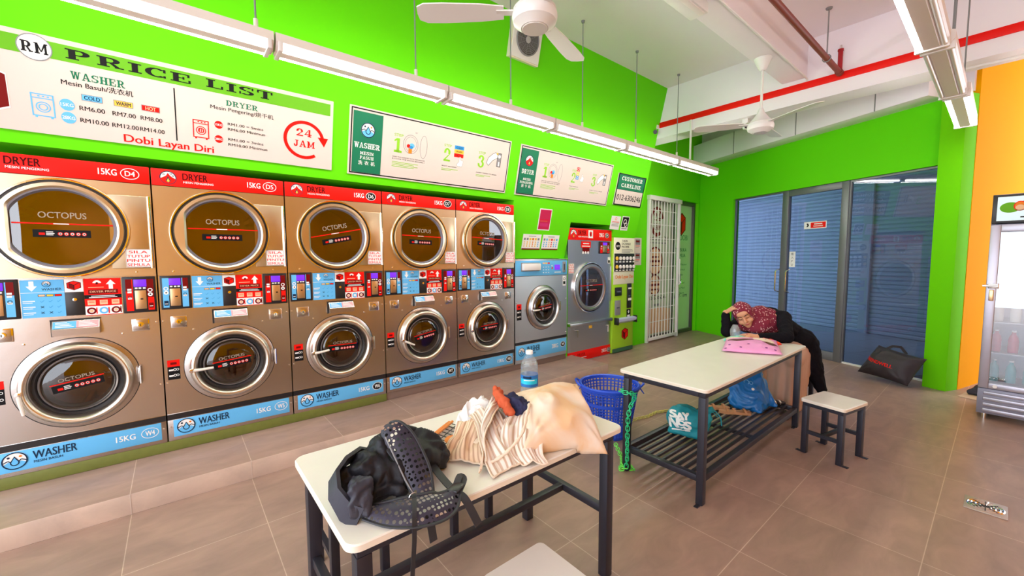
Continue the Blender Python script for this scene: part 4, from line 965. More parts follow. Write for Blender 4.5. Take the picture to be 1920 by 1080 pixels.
# glass door with white security gate in front
mb = MB(); FRM = mat('door_frame_grey', (.10, .10, .09, 1), .45, .3)
mb.box((6.40, .30, 0), (6.46, .38, 2.555), FRM); mb.box((8.105, .28, 0), (8.165, .38, 2.555), FRM, bev=.004); mb.box((6.46, .28, 2.49), (8.105, .38, 2.555), FRM, bev=.004); mb.box((6.46, .28, 0), (8.105, .38, .07), FRM, bev=.004); mb.box((7.36, .29, .07), (7.43, .37, 2.49), FRM)
door2 = struct(mb.build('door_2'))
FILM = mat('frosted_film', (.50, .72, .44, 1), .16, coat=.6)
mb = MB(); mb.box((6.46, .325, .07), (7.36, .335, 2.49), mat('frosted_film_pale', (.60, .66, .52, 1), .2, coat=.5)); mb.box((7.43, .325, .07), (8.105, .335, 2.49), FILM); gl = mb.build('glass', door2)
pr = Print((0, .325, 0), (1, 0, 0), (0, 0, 1), (0, -1, 0))
pr.ring(6.84, 2.13, .22, .06, DKRED, 1, a0=-55, a1=-345, rv=.27, wv=.07); slab(pr, '24', 6.85, 2.15, .14, .22, DKRED, align='c', L=1); slab(pr, 'JAM', 6.85, 1.98, .12, .26, DKRED, align='c', L=1)
pr.text('Dobi Layan Diri', 6.88, 1.80, .075, BLACK, w=.70, bold=.02, align='c', L=1); pr.rect(6.55, 1.74, 7.2, 1.76, GREY, 1)
for z, r in ((1.42, .25), (.99, .19)):
    pr.disc(6.80, z, r, SKIN_PRINT, 1, rv=r*1.05); pr.ring(6.80, z, r, .03, DKRED, 2, rv=r*1.05); pr.rect(6.64, z-.02, 6.96, z+.02, DKRED, 2); pr.rect(6.68, z+.06, 6.92, z+.09, DKRED, 2); pr.rect(6.68, z-.1, 6.92, z-.07, DKRED, 2)
pr.text('012-6306246', 6.88, .72, .06, BLACK, w=.66, bold=.02, align='c', L=1); pr.rect(6.75, .60, 7.0, .64, GREY, 1)
pr.poly([(6.47, .10), (7.35, .10), (7.35, .52), (6.9, .58), (6.47, .52)], SKIN_PRINT, 1)  # peach patch paints in the orange wall's reflection, not a print
shield_logo(pr, 7.72, 2.13, .30, .44, 1); pr.text('Z DOBI', 7.75, 1.82, .10, SGREEN, w=.44, align='c', L=1)
pr.text('TERBUKA', 7.72, 1.60, .065, SGREEN, w=.42, bold=.02, align='c', L=1); pr.text('SEMUA', 7.72, 1.49, .065, SGREEN, w=.34, bold=.02, align='c', L=1)
for i, (t, w) in enumerate((('Dobi Pakaian', .42), ('Selimut', .30), ('Cadar', .16))): pr.text(t, 7.74, 1.33-.10*i, .04, SGREEN, w=w, align='c', L=1)
for i, (t, w) in enumerate((('Isnin - Ahad', .36), ('Setiap Hari', .40), ('24 Jam', .34))): pr.text(t, 7.70, .97-.10*i, .04, SGREEN, w=w, align='c', L=1)
pr.text('JAM 7 - 11PM', 7.74, .70, .06, NAVY, w=.50, bold=.02, align='c', L=1)
pr.build('printed_lettering', gl)
GWH = mat('gate_white', (.80, .79, .76, 1), .4)
root = thing('security_gate', 'white barred steel gate closed across the shop door beside the token changer', 'gate', (6.86, .19, 0.003))
gy0, gy1 = .165, .215
mb = MB(); mb.box((6.335, gy0, .003), (6.385, gy1, 2.47), GWH, bev=.004); mb.box((7.335, gy0, .003), (7.385, gy1, 2.47), GWH, bev=.004); mb.box((6.385, gy0, .03), (7.335, gy1, .075), GWH, bev=.004); mb.box((6.33, gy0-.01, 2.47), (7.41, gy1+.01, 2.545), GWH, bev=.004); mb.build('gate_frame', root)
for i in range(9):
    mb = MB(); x = 6.46+.098*i; mb.tube([(x, gy1-.022, .075), (x, gy1-.022, 2.47)], .0085, GWH, 10); mb.build('bar', root)
for i in range(9):
    mb = MB(); z = .34+.245*i; mb.box((6.385, gy1-.012, z), (7.335, gy1-.006, z+.014), GWH); mb.build('cross_rod', root)
mb = MB(); mb.box((7.345, gy0-.03, 1.0), (7.38, gy0, 1.18), GREY, bev=.004); mb.tube([(7.33, gy0-.02, 1.08), (7.33, gy0-.05, 1.08), (7.38, gy0-.05, 1.08), (7.38, gy0-.02, 1.08)], .006, CHROME, 8); mb.box((7.325, gy0-.065, .99), (7.385, gy0-.035, 1.045), CHROME, bev=.006); mb.build('padlock', root)
mb = MB(); mb.tube([(7.30, gy0, .98), (7.30, gy0-.045, .99), (7.30, gy0-.045, 1.45), (7.30, gy0, 1.46)], .009, PLASTICW, 8); mb.build('pull_handle', root)
# ------------------------------------------------------------------ tube lights on drop rods
def light_fixture(xa, xb, y, z, label, group, lit=(True, True), rods=(), ztop=3.96):
    root = thing('tube_light', label, 'light fixture', ((xa+xb)/2, y, z-.02), group)
    mb = MB(); Xf = lambda u, v, d: (d, y+u, z+v)
    mb.prism([(-.035, .0), (.035, .0), (.075, .045), (.075, .095), (.05, .105), (-.05, .105), (-.075, .095), (-.075, .045)], Xf, xa+.002, xb-.002, LAMPW)
    mb.build('batten', root)
    for s, on in zip((-1, 1), lit):
        mb = MB(); mb.tube([(xa+.03, y+s*.056, z+.012), (xb-.03, y+s*.056, z+.012)], .0145, TUBE if on else TUBE_OFF, 12); tb = mb.build('lit_tube' if on else 'dark_tube', root)
        if not on: tb['label'] = 'dark tube'
    for x in (xa+.012, xb-.038):
        mb = MB(); mb.box((x, y-.078, z-.008), (x+.026, y+.078, z+.05), PLASTICW, bev=.004); mb.build('lamp_holder', root)
    for x in rods:
        mb = MB(); mb.tube([(x, y, z+.10), (x, y, ztop-.006)], .0055, GREY, 8); mb.lathe([(0, 0), (.02, .0), (.016, .02), (0, .024)], lambda a, b, h: (x+a, y+b, ztop-.001-h), GREY, 14)
        mb.tube([(x, y, z+.10), (x, y, z+.17)], .013, LAMPW, 10); mb.build('drop_rod', root)
LY, LZ = -.76, 2.755
pos = ['nearest the camera', 'second along the row', 'third along the row', 'fourth along the row', 'fifth along the row', 'farthest, ending by the gate']
rods = [(-.45,), (.54, 1.02), (1.58, 2.53), (3.02, 3.51), (4.50, 4.85), (5.49,)]
rods = [(-.45,), (.545,), (1.59, ), (2.53, ), (3.515, ), (4.50, 5.48)]
xs = [-.575, .63, 1.835, 3.04, 4.225, 5.42, 6.615]
for i in range(6):
    rr = [r for r in (-.45, .545, 1.59, 2.53, 3.515, 4.50, 5.48) if xs[i] <= r < xs[i+1]]
    light_fixture(xs[i]+.004, xs[i+1]-.004, LY, LZ, 'lit twin tube light in the long row above the machines, '+pos[i], 'tube lights above the machines', rods=rr)
light_fixture(2.60, 3.79, -3.35, LZ+.01, 'right hand row tube light with only one bright tube, nearest the camera', 'right hand row of tube lights', lit=(False, True), rods=(2.9,))
light_fixture(3.80, 4.99, -3.37, LZ+.01, 'unlit dark tube light between two lit ones in the right hand row', 'right hand row of tube lights', lit=(False, False), rods=(4.77,))
light_fixture(5.00, 6.20, -3.39, LZ+.01, 'right hand row tube light lit at the end by the green column', 'right hand row of tube lights', lit=(True, True), rods=(5.60,), ztop=3.96)
# ------------------------------------------------------------------ ceiling fans
def ceiling_fan(x, y, zh, ang0, label, ztop=3.54):
    root = thing('ceiling_fan', label, 'fan', (x, y, zh), 'white ceiling fans under the beam')
    up = lambda a, b, h: (x+a, y+b, zh+h)
    mb = MB(); mb.lathe([(0, -.055), (.066, -.055), (.070, -.050), (.076, -.052), (.082, -.046), (.118, -.02), (.125, .005), (.123, .025), (.118, .033)], up, PLASTICW, 40); mb.build('motor_cap', root)
    mb = MB(); mb.lathe([(.113, .030), (.113, .042), (.118, .048), (.075, .095), (.035, .15), (.022, .19), (.016, .20)], up, PLASTICW, 40); mb.build('motor_cone', root)
    mb = MB(); mb.tube([(x, y, zh+.19), (x, y, ztop-.03)], .0125, PLASTICW, 12); mb.build('down_rod', root)
    mb = MB(); mb.lathe([(.016, -.125), (.03, -.12), (.055, -.07), (.082, -.012), (.084, -.002), (0, -.002)], lambda a, b, h: (x+a, y+b, ztop+h), PLASTICW, 32); mb.build('canopy_cup', root)
    for k in range(3):
        a = math.radians(ang0+120*k); d = Vector((math.cos(a), math.sin(a), 0)); s = Vector((-d.y, d.x, 0)); c = Vector((x, y, zh+.035))
        mb = MB(); mb.box((.09, -.022, -.004), (.21, .022, .004), PLASTICW, M=Matrix(((d.x, s.x, 0, c.x), (d.y, s.y, 0, c.y), (0, 0, 1, c.z), (0, 0, 0, 1))))
        outl = [(.17, .045), (.30, .060), (.50, .068), (.60, .066), (.64, .045), (.645, 0), (.64, -.045), (.60, -.066), (.50, -.068), (.30, -.060), (.17, -.045)]
        tl = .20
        mb.prism(outl, lambda u, v, h: c+d*u+s*v*math.cos(tl)+Vector((0, 0, v*math.sin(tl)+h)), -.003, .003, PLASTICW)
        mb.build('blade', root)
ceiling_fan(1.69, -1.985, 2.80, 140, 'white three blade ceiling fan closest to the camera, in front of the exhaust fan')
ceiling_fan(4.90, -2.0, 2.84, 5, 'white ceiling fan far back by the red band')
# exhaust fan on the bulkhead
o = Vector((0, 0, 2.17)); fx0, fx1, fv0, fv1 = 2.83, 3.23, 1.425, 1.80; fc = ((fx0+fx1)/2, (fv0+fv1)/2+.015)
BP = lambda u, v, d: o+Vector((u, 0, 0))+SV*v+SN*d
root = thing('exhaust_fan', 'square white exhaust fan with a round grey grille high on the green wall', 'fan', BP(fc[0], fv0, 0))
mb = MB(); mb.prism([(fx0, fv0), (fx1, fv0), (fx1, fv1), (fx0, fv1)], BP, .001, .05, mat('yellowed_plastic', (.78, .70, .55, 1), .4)); mb.prism([(fx0+.012, fv0+.012), (fx1-.012, fv0+.012), (fx1-.012, fv1-.012), (fx0+.012, fv1-.012)], BP, .05, .062, PLASTICW); mb.build('housing', root)
mb = MB(); ef = lambda a, b, h: BP(fc[0]+a, fc[1]+b, h)
mb.lathe([(.150, .062), (.150, .075), (.140, .078), (.138, .066)], ef, GREY, 48); mb.lathe([(.139, .066), (0, .066)], ef, mat('grille_dark', (.09, .08, .07, 1), .5), 48); mb.build('grille_ring', root)
mb = MB()
for r in (.03, .045, .06, .075, .09, .105, .12): mb.lathe([(r, .072), (r+.003, .074), (r+.006, .072)], ef, GREY, 40)
for k in range(12):
    a = 2*PI*k/12; mb.tube([ef(.03*math.cos(a), .03*math.sin(a), .071), ef(.14*math.cos(a), .14*math.sin(a), .071)], .002, GREY, 6)
mb.lathe([(.034, .072), (.030, .080), (0, .081)], ef, mat('grille_hub', (.42, .42, .42, 1), .5), 24); mb.build('guard', root)
# ceiling box, pipes, cameras
root = thing('ceiling_junction_box', 'white rectangular box fixed under the white ceiling beam, before the far fan', 'box', (3.2, -2.0, 3.45))
mb = MB(); mb.box((2.85, -2.075, 3.455), (3.52, -1.925, 3.5395), PLASTICW, bev=.008); mb.build('housing', root)
mb = MB(); mb.box((2.90, -2.06, 3.448), (3.49, -2.01, 3.4565), LAMPW, bev=.004); mb.build('cover', root)
PIPE = mat('rust_red_pipe', (.22, .030, .012, 1), .5); DPIPE = mat('dark_red_pipe', (.36, .004, .012, 1), .4)
root = thing('sprinkler_pipe', 'long rust red sprinkler pipe hung under the ceiling', 'pipe', (4.0, -2.45, 3.45))
mb = MB(); mb.tube([(-3.0, -2.46, 3.475), (5.70, -2.46, 3.475)], .027, PIPE, 16); mb.tube([(5.70, -2.46, 3.475), (5.755, -2.46, 3.475)], .036, PIPE, 16); mb.build('pipe', root)
mb = MB(); mb.tube([(5.24, -2.46, 3.49), (5.24, -2.46, 3.955)], .006, GREY, 8); mb.lathe([(.03, .0), (.025, .014), (0, .016)], lambda a, b, h: (5.24+a, -2.46+b, 3.9585-h), GREY, 14); mb.tube([(5.24, -2.46+.034*math.cos(t), 3.475+.034*math.sin(t)) for t in [2*PI*i/14 for i in range(14)]], .005, GREY, 6, closed=True); mb.build('hanger_rod', root)
mb = MB(); mb.tube([(5.745, -2.46, 3.48), (5.745, -2.46, 3.72)], .022, DPIPE, 14); mb.tube([(5.745, -2.46, 3.70), (5.745, -2.46, 3.72)], .027, DPIPE, 14); mb.tube([(5.745, -2.46, 3.72), (5.745, -2.46, 3.76)], .012, CHROME, 10); mb.build('riser_stub', root)
def conduit(name, label, pts, r=.011, m=PLASTICW, cat='conduit'):
    mb = MB(); mb.tube(pts, r, m, 10); return tag(mb.build(name), label, cat)
conduit('conduit_pipe', 'thin white conduit along the edge of the white ceiling beam', [(-3.0, -2.155, 3.528), (5.70, -2.155, 3.528), (5.775, -2.155, 3.52), (5.782, -2.155, 3.50)], .010)
conduit('conduit_pipe', 'white conduit dropping from the red band to the tube light by the gate', [(5.775, -.80, 3.41), (5.775, -.80, 2.868)], .014)
conduit('conduit_pipe', 'white horizontal conduit above the orange wall at the right', [(5.775, -3.30, 3.20), (5.775, -4.6, 3.20)], .014)
conduit('drop_rod', 'bare grey rod hanging by the right hand lights, nearest the red band', [(5.60, -3.30, 3.96), (5.60, -3.30, 3.05)], .006, GREY, 'rod')
def camera_unit(x, y, z, label, dark):
    root = thing('security_camera', label, 'camera', (x, y, z))
    mb = MB(); mb.box((x-.03, y-.035, z+.045), (x+.03, y+.035, z+.10), PLASTICW, bev=.006); mb.tube([(x, y, z+.05), (x-.02, y-.01, z+.02)], .012, PLASTICW, 8); mb.build('bracket', root)
    mb = MB(); mb.tube([(x+.02, y+.02, z+.01), (x-.08, y-.04, z-.02)], .030, BLACKP if dark else PLASTICW, 16); mb.build('body', root)
    mb = MB(); mb.tube([(x-.078, y-.039, z-.0195), (x-.088, y-.045, z-.022)], .022, BLACKP, 16); mb.build('lens', root)
camera_unit(5.755, -.27, 3.36, 'small white and black security camera at the left end of the red band', True)
camera_unit(5.90, -1.47, 3.172, 'small white security camera under the beam left of the far fan', False)
# floor drain
mb = MB(); mb.box((3.64, -3.80, .0005), (3.83, -3.63, .006), mat('drain_rim', (.42, .33, .28, 1), .4, .3), bev=.002)
dr = mb.build('floor_drain'); tag(dr, 'square metal floor drain set in the tiles at the lower right', 'drain')
mb = MB()
for r in (.018, .036, .054, .068): mb.lathe([(r, .006), (r+.004, .009), (r+.009, .006)], lambda a, b, h: (3.735+a, -3.715+b, h), CHROME, 32)
for k in range(8):
    a = PI*k/4; mb.box((-.003, .0, .006), (.003, .068, .0085), BLACKP, M=Matrix.Translation((3.735, -3.715, 0)) @ Matrix.Rotation(a, 4, 'Z'))
mb.build('grate', dr)
# ------------------------------------------------------------------ tables and stools
def rounded_top(mb, x0, x1, y0, y1, z0, z1, r=.035):
    pts = []
    for cx, cy, a0 in ((x1-r, y1-r, 0), (x0+r, y1-r, 90), (x0+r, y0+r, 180), (x1-r, y0+r, 270)):
        pts += [(cx+r*math.cos(math.radians(a0+15*i)), cy+r*math.sin(math.radians(a0+15*i))) for i in range(7)]
    fl = lambda u, v, d: (u, v, d)
    mb.prism(pts, fl, z0, z1-.004, EDGE)
    ins = [(x0+(x-x0)*(1)+(.003 if x < (x0+x1)/2 else -.003), y+(.003 if y < (y0+y1)/2 else -.003)) for x, y in pts]
    A = [mb.bm.verts.new((x, y, z1-.004)) for x, y in pts]; B = [mb.bm.verts.new((x, y, z1)) for x, y in ins]; k = mb.mi(TOPM); n = len(pts)
    for i in range(n):
        f = mb.bm.faces.new([A[i], A[(i+1) % n], B[(i+1) % n], B[i]]); f.material_index = k; f.smooth = True
    f = mb.bm.faces.new(B); f.material_index = k
def leg(root, x, y, z1, s=.04, foot=None):
    mb = MB(); mb.box((x-s/2, y-s/2, 0.001), (x+s/2, y+s/2, z1), FRAME, bev=.002)
    if foot: mb.box((x-.012+min(0, foot[0]), y-.012+min(0, foot[1]), .001), (x+.012+max(0, foot[0]), y+.012+max(0, foot[1]), .006), FRAME)
    mb.build('leg', root)
def bar(root, a, b, name='rail'):
    mb = MB(); mb.box(a, b, FRAME, bev=.002); mb.build(name, root)
# table with the backpack
T = .72
root = thing('folding_table', 'white topped table with black legs in the foreground, bearing the backpack', 'table', (1.03, -2.31, 0))
mb = MB(); rounded_top(mb, .412, 1.645, -2.638, -1.985, T-.022, T, .04); mb.build('table_top', root)
for x, y in ((.465, -2.585), (1.585, -2.585), (.465, -2.04), (1.585, -2.04)): leg(root, x, y, T-.062, .045)
for a, b in (((.445, -2.606, T-.062), (1.606, -2.566, T-.022)), ((.445, -2.06, T-.062), (1.606, -2.02, T-.022)), ((.445, -2.566, T-.062), (.485, -2.06, T-.022)), ((1.565, -2.566, T-.062), (1.605, -2.06, T-.022))): bar(root, a, b, 'apron')
bar(root, (.45, -2.566, .30), (.48, -2.06, .335), 'stretcher'); bar(root, (1.57, -2.566, .30), (1.60, -2.06, .335), 'stretcher'); bar(root, (.48, -2.33, .302), (1.57, -2.297, .333), 'long_stretcher')
# table with the slatted shelf
root = thing('packing_table', 'long white topped table with a slatted lower shelf, where the person leans', 'table', (3.35, -2.35, 0))
mb = MB(); rounded_top(mb, 2.425, 4.285, -2.655, -2.045, T-.02, T, .03); mb.build('table_top', root)
lx, ly = (2.475, 4.225), (-2.612, -2.088)
for x in lx:
    for y in ly: leg(root, x, y, T-.06, .042, foot=(-.05 if y < -2.3 else 0, 0))
for y in ly: bar(root, (2.455, y-.02, T-.06), (4.245, y+.02, T-.021), 'apron'); bar(root, (2.497, y-.018, .140), (4.204, y+.018, .178), 'shelf_rail')
for x in lx: bar(root, (x-.02, -2.59, T-.06), (x+.02, -2.11, T-.021), 'apron'); bar(root, (x-.018, -2.59, .140), (x+.018, -2.11, .178), 'shelf_rail')
bar(root, (3.33, -2.593, .142), (3.37, -2.107, .158), 'cross_bar')
for i in range(9):
    y = -2.545+.049*i; bar(root, (2.494, y-.009, .159), (4.206, y+.009, .176), 'slat')
def stool(x0, x1, y0, y1, h, label, rz=0.0, group='white topped stools'):
    cx, cy = (x0+x1)/2, (y0+y1)/2
    root = thing('stool', label, 'stool', (cx, cy, 0), group, rz)
    hx, hy = (x1-x0)/2, (y1-y0)/2
    mb = MB(); rounded_top(mb, -hx, hx, -hy, hy, h-.022, h, .022); mb.build('seat', root, local=True)
    for sx in (-1, 1):
        for sy in (-1, 1):
            mb = MB(); x, y = sx*(hx-.03), sy*(hy-.03); mb.box((x-.018, y-.018, .001), (x+.018, y+.018, h-.052), FRAME, bev=.002); mb.box((x-.014, y-.014-.04*(sy < 0), .001), (x+.014, y+.014+.04*(sy > 0), .005), FRAME); mb.build('leg', root, local=True)
    for sy in (-1, 1):
        mb = MB(); mb.box((-hx+.012, sy*(hy-.03)-.016, h-.052), (hx-.012, sy*(hy-.03)+.016, h-.022), FRAME); mb.build('apron', root, local=True)
    for sx in (-1, 1):
        mb = MB(); mb.box((sx*(hx-.03)-.016, -hy+.04, h-.052), (sx*(hx-.03)+.016, hy-.04, h-.022), FRAME); mb.build('apron', root, local=True)
        mb = MB(); mb.box((sx*(hx-.03)-.012, -hy+.045, .155), (sx*(hx-.03)+.012, hy-.045, .18), FRAME); mb.build('stretcher', root, local=True)
    mb = MB(); mb.box((-hx+.042, -.012, .156), (hx-.042, .012, .179), FRAME); mb.build('stretcher', root, local=True)
    return root
stool(.835, 1.115, -2.975, -2.640, .42, 'stool at the bottom edge, only its pale seat in view before the backpack table')
stool(.545, .83, -1.925, -1.60, .42, 'stool behind the backpack table, left one, seen by its legs')
stool(1.155, 1.445, -1.925, -1.60, .42, 'stool behind the backpack table, right one, seen by its legs')
stool(-.0, .345, 0, .29, .42, 'pale topped stool standing alone on the tiles right of the packing table', rz=0)
s = COL.objects['stool.003'] if 'stool.003' in COL.objects else None
s.location = (3.85, -2.95, 0); s.rotation_euler = (0, 0, math.radians(-12))
from mathutils import noise
# ------------------------------------------------------------------ soft shapes: merged solids, remeshed into one skin
def add_capsule(mb, p, q, r1, r2, m, n=16):
    p, q = Vector(p), Vector(q); d = q-p; L = d.length; d = d.normalized() if L > 1e-6 else Vector((0, 0, 1))
    a = d.orthogonal().normalized(); b = d.cross(a)
    fn = lambda x, y, h: p+a*x+b*y+d*h
    prof = [(r1*math.sin(PI*i/12), -r1*math.cos(PI*i/12)) for i in range(7)]+[(r2*math.cos(PI*i/12), L+r2*math.sin(PI*i/12)) for i in range(7)]
    mb.lathe(prof, fn, m, n)
def skin(name, prims, voxel, m, parent=None, smooth=5, disp=None, paint=None, mats=None, cut=None, solid=0.0, origin=None):
    mb = MB()
    for pr in prims:
        k = pr[0]
        if k == 'c': add_capsule(mb, pr[1], pr[2], pr[3], pr[4], m)
        elif k == 'e': mb.ball(pr[1], pr[2], m, 24, 14, M=pr[3] if len(pr) > 3 else None)
        elif k == 'b': mb.box(pr[1], pr[2], m, M=pr[3] if len(pr) > 3 else None)
        elif k == 'h': # convex hull of points with radius
            for p in pr[1]: mb.ball(p, pr[2], m, 10, 6)
            vs = []
            for p in pr[1]:
                for dx in ((1, 0, 0), (-1, 0, 0), (0, 1, 0), (0, -1, 0), (0, 0, 1), (0, 0, -1)): vs.append(mb.bm.verts.new(Vector(p)+Vector(dx)*pr[2]))
            bmesh.ops.convex_hull(mb.bm, input=vs)
            for f in mb.bm.faces: f.material_index = 0
    t = mb.build('tmp', sharp=None, origin=(0, 0, 0))
    r = t.modifiers.new('r', 'REMESH'); r.mode = 'VOXEL'; r.voxel_size = voxel; r.use_smooth_shade = True
    if smooth: s = t.modifiers.new('s', 'SMOOTH'); s.iterations = smooth; s.factor = .5
    bpy.context.view_layer.update()
    me = bpy.data.meshes.new_from_object(t.evaluated_get(bpy.context.evaluated_depsgraph_get()))
    old = t.data; bpy.data.objects.remove(t); bpy.data.meshes.remove(old)
    me.name = name
    if disp:
        ns = [v.normal.copy() for v in me.vertices]
        for v, nn in zip(me.vertices, ns): v.co = disp(v.co.copy(), nn)
    me.materials.clear()
    for mm in (mats or [m]): me.materials.append(mm)
    if paint:
        for p in me.polygons: p.material_index = paint(p.center)
    if cut:
        bm = bmesh.new(); bm.from_mesh(me)
        bmesh.ops.delete(bm, geom=[f for f in bm.faces if cut(f.calc_center_median())], context='FACES')
        bm.to_mesh(me); bm.free()
    for p in me.polygons: p.use_smooth = True
    xs = [v.co for v in me.vertices]
    off = parent_off(parent) if parent is not None else (Vector(origin) if origin else Vector(((min(c.x for c in xs)+max(c.x for c in xs))/2, (min(c.y for c in xs)+max(c.y for c in xs))/2, min(c.z for c in xs))))
    for v in me.vertices: v.co -= off
    ob = bpy.data.objects.new(name, me); COL.objects.link(ob)
    if parent is not None: ob.parent = parent
    else: ob.location = off
    if solid: so = ob.modifiers.new('thickness', 'SOLIDIFY'); so.thickness = solid; so.offset = -1
    return ob
def crumple(amp, sc, seed=0, zmin=None, zmax=None):
    o = Vector((seed*3.7, seed*1.3, seed*2.1))
    def f(co, n):
        p = co*sc+o
        w = p+noise.noise_vector(p*.6)*.8
        h = 1-abs(noise.noise(w))*2.6; h2 = 1-abs(noise.noise(w*2.3+Vector((5, 1, 2))))*2.4
        c = co+n*amp*(.75*h+.4*h2-.4)
        if zmin is not None and c.z < zmin: c.z = zmin
        if zmax is not None and c.z > zmax: c.z = zmax
        return c
    return f
def cat(P, u):
    n = len(P)-1; t = min(max(u, 0), 1)*n; i = min(int(t), n-1); s = t-i
    p0, p1, p2, p3 = P[max(i-1, 0)], P[i], P[i+1], P[min(i+2, n)]
    return .5*((2*p1)+(p2-p0)*s+(2*p0-5*p1+4*p2-p3)*s*s+(3*p1-p0-3*p2+p3)*s**3)
# ------------------------------------------------------------------ black backpack
NYL = mat('black_nylon', (.010, .009, .013, 1), .55, spec=.3, bump=(130, .06)); NYL2 = mat('grey_black_nylon', (.034, .033, .048, 1), .5, spec=.35, bump=(90, .08)); WEB = mat('black_webbing', (.02, .02, .026, 1), .55)
def mesh_fabric():
    m = bpy.data.materials.new('black_mesh_fabric'); m.use_nodes = True; nt = m.node_tree; b = nt.nodes['Principled BSDF']; out = nt.nodes['Material Output']
    b.inputs['Base Color'].default_value = (.025, .02, .04, 1); b.inputs['Roughness'].default_value = .5
    tc = nt.nodes.new('ShaderNodeTexCoord'); v = nt.nodes.new('ShaderNodeTexVoronoi'); v.inputs['Scale'].default_value = 72; v.inputs['Randomness'].default_value = .12
    nt.links.new(tc.outputs['Object'], v.inputs['Vector'])
    lt = nt.nodes.new('ShaderNodeMath'); lt.operation = 'LESS_THAN'; lt.inputs[1].default_value = .40; nt.links.new(v.outputs['Distance'], lt.inputs[0])
    tr = nt.nodes.new('ShaderNodeBsdfTransparent'); mx = nt.nodes.new('ShaderNodeMixShader')
    nt.links.new(lt.outputs[0], mx.inputs[0]); nt.links.new(b.outputs[0], mx.inputs[1]); nt.links.new(tr.outputs[0], mx.inputs[2]); nt.links.new(mx.outputs[0], out.inputs[0])
    return m
MESHF = mesh_fabric()
root = thing('backpack', 'crumpled black backpack slumped on the foreground table, straps hanging over its edge', 'backpack', (.64, -2.42, T))
skin('bag_body', [('h', [(.60, -2.40, .875), (.56, -2.47, .77), (.62, -2.47, .75), (.50, -2.40, .76), (.66, -2.38, .76), (.56, -2.30, .75)], .022), ('h', [(.645, -2.385, .895), (.60, -2.375, .86), (.53, -2.42, .81), (.50, -2.44, .745)], .016),
     ('e', (.75, -2.37, .785), (.085, .095, .062)), ('e', (.64, -2.44, .775), (.09, .085, .06)), ('e', (.56, -2.42, .79), (.075, .075, .065)), ('h', [(.475, -2.47, .755), (.475, -2.41, .80), (.60, -2.53, .755), (.635, -2.50, .80), (.52, -2.40, .82), (.66, -2.45, .80)], .02), ('e', (.80, -2.40, .757), (.055, .055, .034)), ('h', [(.66, -2.35, .75), (.76, -2.31, .78), (.72, -2.40, .75), (.74, -2.30, .745), (.79, -2.30, .80)], .02), ('c', (.735, -2.29, .805), (.80, -2.30, .80), .024, .02)],
     .0065, NYL, root, 2, crumple(.022, 10, 1, zmin=T+.001))
skin('front_pocket', [('h', [(.455, -2.535, .742), (.497, -2.555, .742), (.462, -2.525, .82), (.515, -2.525, .825), (.53, -2.47, .76), (.49, -2.45, .81)], .009)], .005, NYL2, root, 2, crumple(.007, 20, 3, zmin=T+.001))
mb = MB(); mb.strip([(.475, -2.548, .735), (.447, -2.52, .752), (.428, -2.475, .795), (.440, -2.43, .825), (.475, -2.395, .838), (.53, -2.355, .835), (.58, -2.33, .80)], .062, .012, NYL2, up=[(-.5, -.6, .2), (-.8, -.5, .2), (-1, -.1, .3), (-.8, .4, .5), (-.5, .6, .6), (-.3, .7, .5), (-.2, .8, .3)]); mb.build('back_panel_edge', root)
def ribbon(name, pts, w, t, m, ups, sub=4):
    # smooth path by Catmull-Rom
    P = [Vector(p) for p in pts]; out = []; U = []
    for i in range(len(P)-1):
        p0, p1, p2, p3 = P[max(i-1, 0)], P[i], P[i+1], P[min(i+2, len(P)-1)]
        for k in range(sub):
            s = k/sub; out.append(.5*((2*p1)+(p2-p0)*s+(2*p0-5*p1+4*p2-p3)*s*s+(3*p1-p0-3*p2+p3)*s**3))
            if isinstance(ups, list): U.append(Vector(ups[i]).lerp(Vector(ups[i+1]), s))
    out.append(P[-1])
    if isinstance(ups, list): U.append(Vector(ups[-1]))
    mb = MB(); mb.strip(out, w, t, m, up=U if isinstance(ups, list) else ups); return mb.build(name, root)
def padded(name, pts, ws, ups):
    """hole-punched mesh band with bound edges, widest in the middle"""
    P = [Vector(p) for p in pts]; n = 28; C = [cat(P, i/n) for i in range(n+1)]; U = [cat([Vector(u) for u in ups], i/n) for i in range(n+1)]
    W = [cat([Vector((w, 0, 0)) for w in ws], i/n).x for i in range(n+1)]; E = [[], []]; mb = MB(); F = []
    for i in range(n+1):
        tg = (C[min(i+1, n)]-C[max(i-1, 0)]).normalized(); u = (U[i]-tg*U[i].dot(tg)).normalized(); s = tg.cross(u)
        F.append((C[i], s, u)); E[0].append(C[i]+s*W[i]/2); E[1].append(C[i]-s*W[i]/2)
    mb.grid(n+1, 9, lambda a, b: (lambda c, s, u, w: c+s*w*(b-.5)+u*.012*(1-(2*b-1)**2))(*F[round(a*n)], W[round(a*n)]*.96), MESHF)
    o = mb.build(name, root, sharp=None, fix=False)
    for e in E:
        mb = MB(); mb.tube(e, .0058, WEB, 8, flat=.6); mb.build('edge_binding', o)
    return o
padded('mesh_strap', [(.622, -2.385, .908), (.632, -2.412, .905), (.650, -2.445, .878), (.664, -2.49, .835), (.668, -2.54, .790), (.660, -2.59, .748)], [.05, .085, .095, .088, .08, .06], [(-.6, -.2, .9), (-.4, -.6, .7), (-.25, -.75, .6), (-.25, -.75, .6), (-.25, -.75, .6), (-.2, -.6, .8)])
mb = MB(); mb.tube([(.605, -2.43, .90), (.615, -2.48, .845), (.625, -2.53, .79), (.635, -2.58, .75)], .0025, GREY, 6); mb.build('piping', root)
